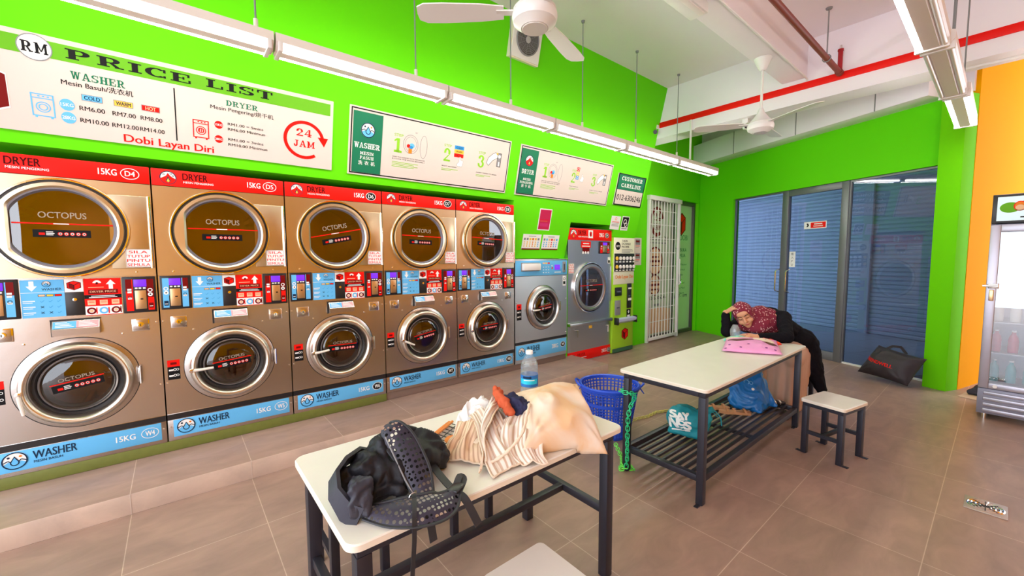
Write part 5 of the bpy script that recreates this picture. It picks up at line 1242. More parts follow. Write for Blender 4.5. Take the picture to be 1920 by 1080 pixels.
padded('hip_belt', [(.500, -2.535, .738), (.55, -2.590, .742), (.60, -2.625, .743), (.655, -2.648, .742), (.70, -2.650, .742), (.745, -2.630, .748)], [.05, .085, .10, .10, .085, .04], [(-.1, -.3, .95), (-.1, -.4, .9), (0, -.45, .9), (0, -.45, .9), (0, -.4, .9), (0, -.2, 1)])
ribbon('shoulder_strap', [(.752, -2.44, .782), (.757, -2.50, .757), (.752, -2.58, .748), (.755, -2.635, .745), (.762, -2.665, .735), (.770, -2.69, .705), (.782, -2.71, .665)], .026, .004, WEB, [(0, -.3, 1), (0, -.3, 1), (0, 0, 1), (0, -.3, 1), (.1, -1, .5), (.1, -1, .2), (.1, -1, .2)])
mb = MB(); mb.box((-.026, -.018, -.006), (.026, .018, .008), BLACKP, bev=.004, M=Matrix.Translation((.756, -2.622, .752)) @ Matrix.Rotation(.5, 4, 'Z')); mb.build('buckle', root)
ribbon('loose_strap', [(.758, -2.635, .747), (.800, -2.60, .757), (.795, -2.585, .765), (.765, -2.61, .757)], .022, .003, WEB, (0, -.2, 1))
ribbon('loose_strap', [(.745, -2.63, .75), (.735, -2.66, .735), (.715, -2.672, .715), (.70, -2.66, .735)], .022, .003, WEB, (0, -1, .2))
ribbon('webbing_tail', [(.627, -2.590, .765), (.600, -2.645, .755), (.588, -2.668, .735), (.585, -2.672, .68), (.575, -2.676, .58), (.572, -2.678, .45)], .014, .002, WEB, [(0, -.4, 1), (0, -.6, 1), (0, -1, .3), (0, -1, 0), (.1, -1, 0), (0, -1, 0)])
ribbon('webbing_tail', [(.635, -2.655, .742), (.637, -2.672, .715), (.642, -2.68, .66)], .024, .003, WEB, (0, -1, .1))
mb = MB(); mb.tube([(.622+.012*math.cos(t), -2.592, .766+.009*math.sin(t)) for t in [2*PI*i/10 for i in range(10)]], .002, CHROME, 6, closed=True); mb.build('ring_buckle', root)
skin('side_lobe', [('c', (.735, -2.30, .845), (.765, -2.315, .835), .020, .018)], .005, NYL, root, 2)
ribbon('compression_strap', [(.71, -2.30, .832), (.725, -2.37, .826), (.735, -2.43, .795)], .024, .004, WEB, (.1, -.4, 1))

# ------------------------------------------------------------------ pillow shaped cloth bag, striped clothes
def fabric(name, col, sc=None, col2=None, rot=0.0, rough=.85, dist=2.0):
    if name in MATS: return MATS[name]
    m = mat(name, col, rough, spec=.2)
    nt = m.node_tree; b = nt.nodes['Principled BSDF']; tc = nt.nodes.new('ShaderNodeTexCoord')
    if sc:
        mp = nt.nodes.new('ShaderNodeMapping'); mp.inputs['Rotation'].default_value = (0.2, .3, rot); nt.links.new(tc.outputs['Object'], mp.inputs['Vector'])
        w = nt.nodes.new('ShaderNodeTexWave'); w.inputs['Scale'].default_value = sc; w.inputs['Distortion'].default_value = dist; w.inputs['Detail'].default_value = 1; w.inputs['Detail Scale'].default_value = .6
        nt.links.new(mp.outputs[0], w.inputs['Vector']); cr = nt.nodes.new('ShaderNodeValToRGB'); cr.color_ramp.elements[0].position = .42; cr.color_ramp.elements[0].color = col2; cr.color_ramp.elements[1].position = .62; cr.color_ramp.elements[1].color = col
        nt.links.new(w.outputs['Fac'], cr.inputs[0]); nt.links.new(cr.outputs[0], b.inputs['Base Color'])
    n = nt.nodes.new('ShaderNodeTexNoise'); n.inputs['Scale'].default_value = 240; bp = nt.nodes.new('ShaderNodeBump'); bp.inputs['Strength'].default_value = .10; bp.inputs['Distance'].default_value = .002
    nt.links.new(tc.outputs['Object'], n.inputs['Vector']); nt.links.new(n.outputs['Fac'], bp.inputs['Height']); nt.links.new(bp.outputs['Normal'], b.inputs['Normal'])
    return m
PEACH = mat('peach_canvas', (.80, .50, .27, 1), .85, spec=.15)
def peach():
    nt = PEACH.node_tree; b = nt.nodes['Principled BSDF']; tc = nt.nodes.new('ShaderNodeTexCoord'); n = nt.nodes.new('ShaderNodeTexNoise'); n.inputs['Scale'].default_value = 7; n.inputs['Detail'].default_value = 3; n.inputs['Distortion'].default_value = .5
    cr = nt.nodes.new('ShaderNodeValToRGB'); cr.color_ramp.elements[0].position = .36; cr.color_ramp.elements[0].color = (.80, .52, .30, 1); cr.color_ramp.elements[1].position = .68; cr.color_ramp.elements[1].color = (.84, .74, .64, 1)
    nt.links.new(tc.outputs['Object'], n.inputs['Vector']); nt.links.new(n.outputs['Fac'], cr.inputs[0]); nt.links.new(cr.outputs[0], b.inputs['Base Color'])
peach()
def pillow(name, A, B, C, D, thick, m, folds, seed, zclamp=None, n=56, parent=None, pinch=.18):
    A, B, C, D = map(Vector, (A, B, C, D)); nrm = (B-A).cross(D-A).normalized()
    if nrm.z < 0: nrm = -nrm
    mb = MB()
    def side(sg):
        def fn(u, v):
            # edges pulled in between the corners
            uu, vv = u*2-1, v*2-1
            pu = 1-pinch*(1-vv*vv)*abs(uu)**3*.6; pv = 1-pinch*(1-uu*uu)*abs(vv)**3*.6
            u2, v2 = (uu*pu+1)/2, (vv*pv+1)/2
            p = A*(1-u2)*(1-v2)+B*u2*(1-v2)+C*u2*v2+D*(1-u2)*v2
            h = max(0, (1-abs(uu)**2.2)*(1-abs(vv)**2.2))**.55
            q = p+nrm*sg*thick*h
            w = q*6+Vector((seed, 0, 0)); e = min(1, 4*(1-max(abs(uu), abs(vv))))
            q += nrm*folds*e*(1-abs(noise.noise(w+noise.noise_vector(w)*.6))*2.2)
            # radiating creases from the corners
            for cu, cv in ((-1, -1), (1, -1), (1, 1), (-1, 1)):
                dx, dy = uu-cu, vv-cv; rr = math.hypot(dx, dy)
                if .04 < rr < .9: q += nrm*sg*folds*.5*math.sin(math.atan2(dy, dx)*16+seed)*max(0, 1-rr/.9)*min(1, rr*4)*e
            if zclamp and zclamp(q.x, q.y) and q.z < T+.002: q.z = T+.002
            return q
        return fn
    mb.grid(n, n, side(1), m); mb.grid(n, n, side(-1), m)
    bmesh.ops.remove_doubles(mb.bm, verts=mb.bm.verts[:], dist=.0008)
    return mb.build(name, parent, sharp=None)
on_t1 = lambda x, y: .412 < x < 1.645 and -2.640 < y < -1.985
b = pillow('cloth_bag', (1.075, -2.585, .765), (1.425, -2.715, .685), (1.66, -2.34, .842), (1.265, -2.27, .852), .100, PEACH, .013, 3, on_t1); tag(b, 'plump peach and white cloth bag lying over the right end of the foreground table', 'bag')
def heap(name, label, cat, cx, cy, z0, rx, ry, h, rot, seed, amp, sc, m, n=72, k=40, group=None, prof=.5, lobes=.22, thing_=True):
    c, s = math.cos(rot), math.sin(rot); mb = MB(); so = Vector((seed*5.1, seed*2.3, 0))
    def fn(u, v):
        a = 2*PI*u; rr = v
        L = 1+lobes*noise.noise(Vector((math.cos(a)*1.3, math.sin(a)*1.3, seed)))+.08*noise.noise(Vector((math.cos(a)*4, math.sin(a)*4, seed+3)))
        x, y = rx*L*rr*math.cos(a), ry*L*rr*math.sin(a)
        hh = h*max(0, 1-rr**2.4)**prof
        p = Vector((cx+x*c-y*s, cy+x*s+y*c, z0+hh)); w = Vector((p.x, p.y, hh*.5))*sc+so
        w2 = w+noise.noise_vector(w*.7)*.9
        f = 1-abs(noise.noise(w2))*2.6; f2 = 1-abs(noise.noise(w2*2.1+Vector((3, 7, 1))))*2.4
        e = min(1, (1-rr)*5)
        p.z += amp*(.8*f+.45*f2)*e; p.z = max(z0+.001+.012*e*(1 if rr < .98 else 0), p.z)
        return p
    V = mb.grid(n, k, fn, m, close_u=True)
    kk = mb.mi(m); f = mb.bm.faces.new([V[i][k-1] for i in range(n)]); f.material_index = kk
    bmesh.ops.remove_doubles(mb.bm, verts=mb.bm.verts[:], dist=.0004)
    o = mb.build(name, sharp=None); tag(o, label, cat, group); return o
def stripes(name, col, col2, n):
    m = mat(name, col, .85, spec=.15); nt = m.node_tree; b = nt.nodes['Principled BSDF']; tc = nt.nodes.new('ShaderNodeTexCoord')
    sp = nt.nodes.new('ShaderNodeSeparateXYZ'); nt.links.new(tc.outputs['UV'], sp.inputs[0])
    mu = nt.nodes.new('ShaderNodeMath'); mu.operation = 'MULTIPLY'; mu.inputs[1].default_value = n; nt.links.new(sp.outputs[1], mu.inputs[0])
    fr = nt.nodes.new('ShaderNodeMath'); fr.operation = 'FRACT'; nt.links.new(mu.outputs[0], fr.inputs[0])
    cr = nt.nodes.new('ShaderNodeValToRGB'); cr.color_ramp.elements[0].position = .30; cr.color_ramp.elements[0].color = col2; cr.color_ramp.elements[1].position = .42; cr.color_ramp.elements[1].color = col
    e = cr.color_ramp.elements.new(.92); e.color = col; e = cr.color_ramp.elements.new(.99); e.color = col2
    nt.links.new(fr.outputs[0], cr.inputs[0]); nt.links.new(cr.outputs[0], b.inputs['Base Color']); return m
STRIPE = stripes('striped_cotton', (.86, .77, .69, 1), (.60, .43, .33, 1), 11); STRIPE2 = stripes('striped_cotton_peach', (.84, .62, .44, 1), (.58, .37, .25, 1), 10)
HEM = fabric('cream_hem', (.80, .64, .50, 1)); WCOT = fabric('white_cotton', (.84, .82, .80, 1)); NAVYC = fabric('navy_cloth', (.03, .03, .075, 1)); RUSTC = fabric('rust_cloth', (.55, .10, .04, 1))
def garment(name, label, sheets, m):
    mb = MB()
    for pts, wd, W, nf, amp, sd in sheets:
        P = [Vector(p) for p in pts]; wd = Vector(wd).normalized()
        def fn(u, v):
            c = cat(P, u); a = v-.5; env = .35+.65*math.sin(PI*min(1, u*1.1+.05))
            ph = noise.noise(Vector((u*2.2, v*1.5, sd)))*2.6+sd
            f = math.sin(2*PI*nf*v+ph)+.45*math.sin(2*PI*nf*2.3*v-ph*1.7+u*5)
            q = c+wd*(W*a*(1-.18*math.sin(PI*u+sd)))+Vector((0, 0, amp*env*f)) - Vector((0, 0, abs(a)**2*W*.42))
            q += Vector((noise.noise(Vector((u*3, v*3, sd+9)))*.010, noise.noise(Vector((u*3, v*3, sd+19)))*.010, noise.noise(Vector((u*5, v*4, sd+29)))*.010))
            q.z = max(q.z, T+.004+.002*(1+math.sin(sd*7+v*9)))
            return q
        V = mb.uvgrid(34, 46, fn, m)
        for edge in ([r[0].co.copy() for r in V], [r[-1].co.copy() for r in V], [v.co.copy() for v in V[-1]]): mb.tube(edge, .0035, HEM, 6)
    o = mb.build(name, sharp=None, fix=False); tag(o, label, 'clothes')
    so = o.modifiers.new('thickness', 'SOLIDIFY'); so.thickness = .002
    return o
garment('striped_garment', 'cream garment with brown stripes heaped between backpack and cloth bag', [
    ([(1.13, -2.27, .835), (1.09, -2.38, .825), (1.05, -2.50, .785), (1.04, -2.60, .735)], (1, .1, 0), .22, 3.2, .010, 1.0),
    ([(1.20, -2.45, .835), (1.13, -2.50, .815), (1.08, -2.56, .775), (1.07, -2.625, .735)], (.9, -.5, 0), .17, 2.6, .010, 4.0),
    ([(1.17, -2.30, .865), (1.10, -2.35, .86), (1.02, -2.40, .82), (.98, -2.47, .765)], (.5, .8, 0), .16, 2.4, .010, 2.2)], STRIPE)
garment('striped_garment', 'peach striped garment at the left end of the clothes heap', [
    ([(1.03, -2.33, .815), (.97, -2.38, .79), (.92, -2.42, .765), (.895, -2.46, .735)], (.6, -.8, 0), .17, 2.4, .009, 7.0),
    ([(1.00, -2.46, .775), (.955, -2.50, .76), (.93, -2.52, .742)], (.7, .7, 0), .11, 2.0, .010, 9.0)], STRIPE2)
heap('white_garment', 'white cotton garment at the back of the clothes heap', 'clothes', 1.12, -2.22, T, .105, .085, .115, .2, 12, .026, 15, WCOT)
heap('folded_cloth', 'pale cloth at the bottom of the clothes heap under the striped garments', 'clothes', 1.05, -2.43, T, .12, .13, .058, .5, 4, .006, 13, HEM)
skin_o = skin('navy_garment', [('c', (1.20, -2.36, .865), (1.225, -2.43, .85), .034, .028), ('e', (1.21, -2.39, .835), (.045, .055, .04))], .005, NAVYC, None, 1, crumple(.016, 24, 5)); tag(skin_o, 'dark navy garment poking out of the cloth bag mouth', 'clothes')
skin_o = skin('rust_garment', [('c', (1.175, -2.29, .90), (1.155, -2.37, .87), .018, .022), ('c', (1.155, -2.37, .87), (1.14, -2.43, .845), .020, .014)], .005, RUSTC, None, 1, crumple(.012, 26, 8)); tag(skin_o, 'rust red garment beside the navy one in the heap', 'clothes')
root = thing('fabric_tie', 'twisted cream drawstring lying across the clothes heap', 'cord', (1.0, -2.5, T))
mb = MB(); mb.tube([cat([Vector(p) for p in ((1.22, -2.46, .875), (1.15, -2.52, .855), (1.08, -2.57, .82), (1.0, -2.575, .775), (.95, -2.55, .745))], i/24) for i in range(25)], [.006+.002*math.sin(i*1.9) for i in range(25)], HEM, 10); mb.build('cord', root)
# orange handled wire rack
root = thing('wire_rack', 'small black wire rack with orange grips beside the striped clothes', 'rack', (.93, -2.22, T))
ORP = mat('orange_plastic', (.80, .22, .01, 1), .35)
mb = MB(); ax, ay = Vector((.88, -2.21, T+.012)), Vector((.155, .095, 0)); bx = Vector((.035, -.125, 0))
for i in range(7): mb.tube([ax+ay*i/6, ax+ay*i/6+bx], .0022, BLACKP, 6)
for i in range(4): mb.tube([ax+bx*i/3, ax+ay+bx*i/3], .0022, BLACKP, 6)
mb.build('wire_grid', root)
mb = MB(); mb.tube([ax, ax+ay*.5+Vector((0, 0, .004)), ax+ay], [.010, .008, .010], ORP, 10); mb.build('grip', root)
mb = MB(); mb.tube([ax+bx*.15+Vector((0, 0, .012)), ax+ay+bx*.15+Vector((0, 0, .012))], .006, ORP, 8); mb.build('grip', root)
mb = MB(); mb.ball(ax+ay*.22+bx*.8+Vector((0, 0, .012)), (.032, .024, .014), ORP, 18, 10); mb.build('orange_knob', root)
# water bottle
CLEAR = glass_mat('clear_plastic', (.95, .97, .98, 1), haze=.10, ior=1.5); WATER = glass_mat('water_clear', (.93, .96, .98, 1), haze=.04, ior=1.2)
def bottle(x, y, z, H, R, label):
    root = thing('water_bottle', label, 'bottle', (x, y, z)); up = lambda a, b, h: (x+a, y+b, z+h)
    mb = MB(); mb.lathe([(0, .004), (R*.7, .0), (R*.96, .012), (R, .03), (R, .06*H/.25), (R*.96, H*.30), (R, H*.34), (R, H*.60), (R*.94, H*.64), (R, H*.68), (R*.86, H*.78), (R*.50, H*.88), (R*.36, H*.91), (R*.36, H*.95)], up, CLEAR, 36); mb.build('bottle_wall', root)
    mb = MB(); mb.lathe([(0, .006), (R*.95, .014), (R*.97, H*.6), (R*.95, H*.74), (0, H*.74)], up, WATER, 32); mb.build('water', root)
    mb = MB(); mb.lathe([(R*1.005, H*.30), (R*1.012, H*.31), (R*1.012, H*.52), (R*1.005, H*.53)], up, mat('label_blue', (.02, .16, .50, 1), .3), 36, mlist=None); mb.lathe([(R*1.016, H*.36), (R*1.016, H*.46)], up, mat('label_cyan', (.02, .55, .75, 1), .3), 20, a0=2.8, a1=5.0)
    mb.lathe([(R*1.016, H*.47), (R*1.017, H*.515)], up, NAVY, 12, a0=3.2, a1=4.2); mb.lathe([(R*1.018, H*.43), (R*1.018, H*.445)], up, WHITE, 12, a0=3.3, a1=4.6); mb.build('bottle_label', root)
    mb = MB(); mb.lathe([(R*.40, H*.93), (R*.42, H*.94), (R*.42, H*.99), (R*.38, H), (0, H)], up, WHITE, 28); mb.build('cap', root)
bottle(1.545, -2.10, T+.001, .272, .047, 'clear water bottle with a blue label and white cap behind the cloth bag')
# ------------------------------------------------------------------ blue basket with chain
BLU = mat('blue_plastic', (.015, .07, .55, 1), .4)
bx0, by0 = 2.885, -1.625
root = thing('laundry_basket', 'tall blue slotted plastic laundry basket between the two tables', 'basket', (bx0, by0, 0))
def rb(z): return .170+.068*z/.43
mb = MB(); N = 44; up = lambda a, b, h: (bx0+a, by0+b, h)
for i in range(N):
    a = 2*PI*i/N; c, s = math.cos(a), math.sin(a)
    mb.tube([(bx0+rb(z)*c, by0+rb(z)*s, z) for z in (.012, .42)], .0062, BLU, 5)
for z, hh in ((.012, .02), (.05, .006), (.075, .006), (.10, .006), (.125, .006), (.15, .006), (.175, .006), (.20, .006), (.225, .006), (.25, .006), (.285, .026), (.335, .006), (.358, .006), (.385, .012)):
    mb.lathe([(rb(z-hh/2)-.004, z-hh/2), (rb(z-hh/2)+.006, z-hh/2), (rb(z+hh/2)+.006, z+hh/2), (rb(z+hh/2)-.004, z+hh/2), (rb(z-hh/2)-.004, z-hh/2)], up, BLU, 44)
mb.lathe([(0, .004), (rb(0), .004), (rb(0), .016), (0, .016)], up, BLU, 44); mb.build('basket_wall', root)
mb = MB(); mb.lathe([(rb(.41)-.005, .405), (rb(.41)+.014, .400), (rb(.43)+.018, .425), (rb(.43)+.008, .436), (rb(.43)-.006, .430), (rb(.41)-.005, .405)], up, BLU, 56); mb.build('rim', root)
for a in (2.35, -.75):
    c, s = math.cos(a), math.sin(a); t = Vector((-s, c, 0)); d = Vector((c, s, 0)); o = Vector((bx0, by0, .42))+d*rb(.42)
    mb = MB(); mb.tube([o-t*.075+d*.005, o-t*.06+d*.035+Vector((0, 0, .022)), o+d*.045+Vector((0, 0, .03)), o+t*.06+d*.035+Vector((0, 0, .022)), o+t*.075+d*.005], .009, BLU, 8)
    mb.tube([o-t*.07+d*.004-Vector((0, 0, .01)), o-t*.05+d*.04-Vector((0, 0, .06)), o+t*.05+d*.04-Vector((0, 0, .06)), o+t*.07+d*.004-Vector((0, 0, .01))], .005, BLU, 8); mb.build('handle', root)
CHG = mat('green_plastic_link', (.02, .62, .26, 1), .35); CHL = mat('lime_plastic_link', (.20, .85, .10, 1), .35); CHY = mat('yellow_plastic_link', (.70, .66, .18, 1), .4)
def link_mesh(m, L=.036, W=.0125, r=.0034):
    mb = MB(); pts = [(W*math.cos(t), 0, (L/2-W+.003)+W*math.sin(t)) for t in [PI*i/8 for i in range(9)]]+[(W*math.cos(t), 0, -(L/2-W+.003)+W*math.sin(t)) for t in [PI+PI*i/8 for i in range(9)]]
    mb.tube(pts, r, m, 6, closed=True); return mb
def chain(name, label, pts, mats_, pitch=.027):
    root = thing(name, label, 'chain', pts[-1]); P = [Vector(p) for p in pts]; seg = [(b-a).length for a, b in zip(P, P[1:])]; tot = sum(seg); n = int(tot/pitch); protos = {}
    for i in range(n):
        s = (i+.5)*pitch; k = 0
        while k < len(seg)-1 and s > seg[k]: s -= seg[k]; k += 1
        p = P[k].lerp(P[k+1], s/seg[k]); d = (P[k+1]-P[k]).normalized(); m = mats_[min(int(i/n*len(mats_)), len(mats_)-1)]
        if m.name not in protos:
            ob = link_mesh(m).build('link', root, local=True); protos[m.name] = ob
        else: ob = protos[m.name].copy(); COL.objects.link(ob); ob.parent = root
        ob.rotation_mode = 'QUATERNION'; qd = d.to_track_quat('Z', 'Y'); ob.rotation_quaternion = qd @ Matrix.Rotation((PI/2)*(i % 2)+.4, 4, 'Z').to_quaternion(); ob.location = p-root.location
lxx, lyy = 2.475, -2.088
def loop(z, r=.034, z2=None): return [(lxx+r*math.cos(t), lyy+r*math.sin(t), z+((z2 or z)-z)*i/10) for i, t in enumerate([-PI*.9+2*PI*k/10 for k in range(11)])]
chain('plastic_chain', 'green plastic chain looped round the packing table leg down to the floor', [(2.50, -2.135, .555), (2.44, -2.13, .565), (2.428, -2.07, .565), (2.49, -2.04, .56), (2.52, -2.09, .55), (2.50, -2.128, .525), (2.452, -2.125, .465), (2.440, -2.118, .40), (2.438, -2.116, .25), (2.440, -2.116, .10), (2.436, -2.112, .03), (2.43, -2.07, .012), (2.48, -2.042, .012), (2.518, -2.08, .012), (2.50, -2.13, .012), (2.445, -2.125, .012)], [CHG, CHG, CHG, CHL])
chain('plastic_chain', 'short lime plastic chain from the basket foot to the table leg', [(2.66, -1.86, .05), (2.55, -2.0, .02), (2.46, -2.06, .03), (2.432, -2.09, .045)], [CHL])
chain('plastic_chain', 'yellow plastic chain lying on the floor between basket and packing table', [(3.10, -1.66, .012), (3.25, -1.62, .012), (3.42, -1.665, .012), (3.58, -1.66, .012), (3.72, -1.72, .012), (3.9, -1.74, .012)], [CHY])
# ------------------------------------------------------------------ bags on the slatted shelf
SH = .1775
TEAL = mat('teal_cloth', (.003, .24, .30, 1), .7, noise=(9, .15)); BLUEB = mat('blue_bag_film', (.006, .15, .48, 1), .38, noise=(8, .25))
root = thing('drawstring_bag', 'teal drawstring bag with white printed letters on the slatted shelf', 'bag', (2.98, -2.28, SH))
skin('bag_cloth', [('e', (2.97, -2.26, .285), (.115, .14, .105)), ('h', [(2.86, -2.20, .21), (2.92, -2.40, .21), (3.08, -2.36, .22), (3.03, -2.15, .21), (2.93, -2.22, .36), (3.04, -2.40, .33)], .02), ('c', (3.0, -2.36, .36), (3.07, -2.40, .38), .03, .02)], .007, TEAL, root, 5, crumple(.010, 12, 2, zmin=SH+.001))
from mathutils.bvhtree import BVHTree
def wrap(pr, target, lift=.0016):
    """press a flat print onto the soft surface behind it"""
    off = parent_off(target); bv = BVHTree.FromPolygons([v.co+off for v in target.data.vertices], [tuple(p.vertices) for p in target.data.polygons])
    bmesh.ops.triangulate(pr.mb.bm, faces=pr.mb.bm.faces[:])
    for it in range(3):
        ed = [e for e in pr.mb.bm.edges if e.calc_length() > .012]
        if not ed: break
        bmesh.ops.subdivide_edges(pr.mb.bm, edges=ed, cuts=1)
        bmesh.ops.triangulate(pr.mb.bm, faces=[f for f in pr.mb.bm.faces if len(f.verts) > 3])
    for v in pr.mb.bm.verts:
        h = bv.ray_cast(v.co+pr.n*.4, -pr.n, 2.0)
        if h[0] is None:
            q = bv.find_nearest(v.co-pr.n*.1); h = (q[0],)
        v.co = h[0]+pr.n*(lift+pr.base*.1)
    return pr
cv = Vector((-.80, -.60, 0)).normalized()      # outward direction toward the open front of the shop
teal = COL.objects['bag_cloth']
tu = Vector((.60, -.80, 0)).normalized(); tv = Vector((-.1, 0, 1)); tn = Vector((-.80, -.55, .25)).normalized()
pr = Print(Vector((2.86, -2.16, .215)), tu, tv.normalized(), tn)
for t, a, b, h, w in (('S', .035, .098, .05, .042), ('A', .078, .092, .042, .042), ('Y', .115, .090, .048, .042), ('N', .030, .025, .068, .05), ('C', .080, .045, .05, .04), ('S', .120, .020, .055, .045)):
    for dx in (-.004, 0, .004):
        for dy in (-.003, .003): pr.text(t, a+dx, b+dy, h, WHITE, w=w, bold=0)
pr.ring(.10, .052, .030, .009, WHITE, a0=20, a1=330); pr.rect(.04, .004, .16, .014, WHITE)
wrap(pr, teal).build('printed_letters', COL.objects['drawstring_bag'])
mb = MB(); mb.tube([(3.05, -2.38, .385), (3.07, -2.43, .37), (3.085, -2.46, .33), (3.09, -2.465, .27)], .004, TEAL, 6); mb.tube([(3.04, -2.37, .385), (3.10, -2.37, .37), (3.13, -2.42, .31)], .004, TEAL, 6); mb.build('drawstring', COL.objects['drawstring_bag'])
root = thing('carrier_bag', 'shiny blue plastic carrier bag with faint white print on the slatted shelf', 'bag', (3.95, -2.33, SH))
skin('bag_film', [('h', [(3.78, -2.25, .21), (3.83, -2.46, .195), (4.05, -2.47, .195), (4.08, -2.25, .21), (4.02, -2.20, .53), (4.05, -2.36, .55), (3.86, -2.20, .45)], .02), ('h', [(4.02, -2.34, .55), (4.07, -2.24, .53), (4.08, -2.44, .30), (4.06, -2.50, .20)], .015)], .008, BLUEB, root, 3, crumple(.017, 9, 6, zmin=SH+.001, zmax=.625))
pr = Print(Vector((3.78, -2.34, .26)), tu, tv.normalized(), tn)
PBL = mat('print_pale_blue', (.16, .42, .72, 1), .4); pr.ring(.06, .17, .022, .006, PBL, a0=-60, a1=200); pr.disc(.10, .11, .012, WHITE); pr.rect(.06, .03, .10, .037, PBL); pr.ring(.095, .165, .016, .005, PBL)
wrap(pr, COL.objects['bag_film']).build('printed_mark', root)
# sandals and small things on the shelf
TAN = mat('tan_leather', (.50, .24, .11, 1), .55); SILV = mat('silver_strap', (.62, .58, .52, 1), .3, .7)
def sandal(x, y, z, rz, label, m, dark=False, tilt=0.0):
    root = thing('sandal', label, 'sandal', (x, y, z), 'shoes on the slatted shelf', rz)
    mb = MB(); out = [(-.115, -.028), (-.06, -.032), (.02, -.030), (.07, -.042), (.11, -.030), (.122, 0), (.11, .028), (.06, .038), (.0, .028), (-.06, .030), (-.115, .028), (-.128, 0)]
    mb.prism(out, lambda u, v, d: (u, v, d), .001, .022, m); mb.build('sole', root, local=True)
    for xs, hh in ((.05, .026), (.0, .030), (-.08, .034)):
        mb = MB(); mb.strip([(xs+.01*math.sin(t), .036*math.cos(t), .012+hh*math.sin(t)) for t in [PI*i/10 for i in range(11)]], .016, .004, SILV if dark else m, up=[(0, math.cos(PI*i/10), math.sin(PI*i/10)+.01) for i in range(11)]); mb.build('strap', root, local=True)
    return root
sandal(3.64, -2.17, SH, 2.3, 'tan strappy sandal left of the blue carrier bag, toward the basket', TAN)
sandal(3.66, -2.33, SH, 2.2, 'tan strappy sandal against the mouth of the blue carrier bag', TAN)
sandal(4.13, -2.46, SH, -.5, 'dark soled sandal with silver straps at the far end of the shelf', BLACKP, True)
# pink packet on the packing table
PINK = mat('pink_film', (.86, .34, .66, 1), .35, noise=(18, .12)); PEACHF = mat('peach_film', (.88, .42, .30, 1), .4)
root = thing('gift_packet', 'pink flowered plastic packet with torn brown and cream patches before the person', 'packet', (3.78, -2.40, T))
pk = pillow('packet_film', (3.475, -2.285, .735), (3.685, -2.655, .735), (4.03, -2.50, .775), (3.85, -2.165, .775), .036, PINK, .006, 7, lambda x, y: True, n=44, parent=root, pinch=.04)
pu = Vector((.493, -.870, 0)); pv = Vector((.87, .40, 0)).normalized(); pn = Vector((0, 0, 1))
pr = Print(Vector((3.475, -2.285, .9)), pu, pv, pn); BRN = mat('brown_patch', (.10, .022, .010, 1), .5); CRM = mat('cream_patch', (.85, .70, .56, 1), .5); PUR = mat('purple_dot', (.20, .015, .20, 1), .5)
pr.poly([(.05, .22), (.12, .20), (.25, .24), (.24, .27), (.12, .25), (.06, .245)], BRN, 1)
pr.poly([(.24, .27), (.32, .20), (.36, .18), (.40, .24), (.36, .34), (.26, .36)], CRM, 1); pr.poly([(.30, .195), (.35, .13), (.37, .115), (.38, .15), (.41, .16), (.40, .20), (.37, .205), (.34, .195)], BRN, 2)
pr.poly([(.02, .28), (.12, .27), (.22, .30), (.2, .36), (.02, .36)], CRM, 1)
for a, b in ((.06, .10), (.20, .13), (.32, .06), (.38, .04), (.03, .03), (.14, .05), (.29, .29), (.34, .27)): pr.disc(a, b, .010, PUR, 3, n=9)
wrap(pr, pk).build('printed_flowers', root)
o = skin('teal_wrapper', [('h', [(3.93, -2.12, .735), (4.02, -2.13, .745), (4.06, -2.24, .76), (3.96, -2.22, .775)], .012)], .006, mat('mint_film', (.22, .66, .50, 1), .4), None, 3, crumple(.006, 22, 4, zmin=T+.001)); tag(o, 'mint green wrapper between the pink packet and the raised elbow', 'wrapper')
o = skin('red_wrapper', [('h', [(4.00, -2.46, .745), (4.07, -2.52, .742), (4.10, -2.44, .76), (4.03, -2.40, .775)], .010)], .006, mat('red_film', (.80, .05, .02, 1), .4), None, 3, crumple(.006, 22, 9, zmin=T+.001)); tag(o, 'orange red wrapper tucked under the forearm by the pink packet', 'wrapper')
# black bag on the floor by the glass
root = thing('floor_bag', 'black cloth bag with red lettering slumped on the floor against the glass wall', 'bag', (6.60, -2.86, 0.001))
FB = mat('black_bag_cloth', (.028, .020, .026, 1), .6, bump=(60, .06))
ftu = EV; ftv = (NV*-.35+Vector((0, 0, 1))).normalized(); fo = Vector((6.615, -2.62, .06))
fb = pillow('bag_cloth', fo+NV*.02, fo+ftu*.53+NV*.05-Vector((0, 0, .025)), fo+ftu*.60+ftv*.30-NV*.02, fo+ftu*.13+ftv*.37, .125, FB, .016, 11, None, n=48, parent=root, pinch=.10)
for v in fb.data.vertices:
    w = v.co+parent_off(fb)
    if w.z < .003: v.co.z += .003-w.z
    d = (Vector((w.x, w.y, 0))-CO).dot(NV)
    if d < .004: v.co += NV*(.004-d)
pr = Print(fo+ftu*.10+ftv*.20+NV*.4, (ftu-ftv*.16).normalized(), ftv, NV); pr.text('TRENDWELL', .0, .0, .038, RED, w=.30, bold=.02)
wrap(pr, fb, .003).build('printed_letters', root)
mb = MB(); p = fo+ftu*.22+ftv*.34; mb.strip([p, p+ftv*.045+ftu*.05, p+ftv*.05+ftu*.13, p+ftu*.20-ftv*.02], .03, .005, FB, up=NV); mb.build('handle', root)
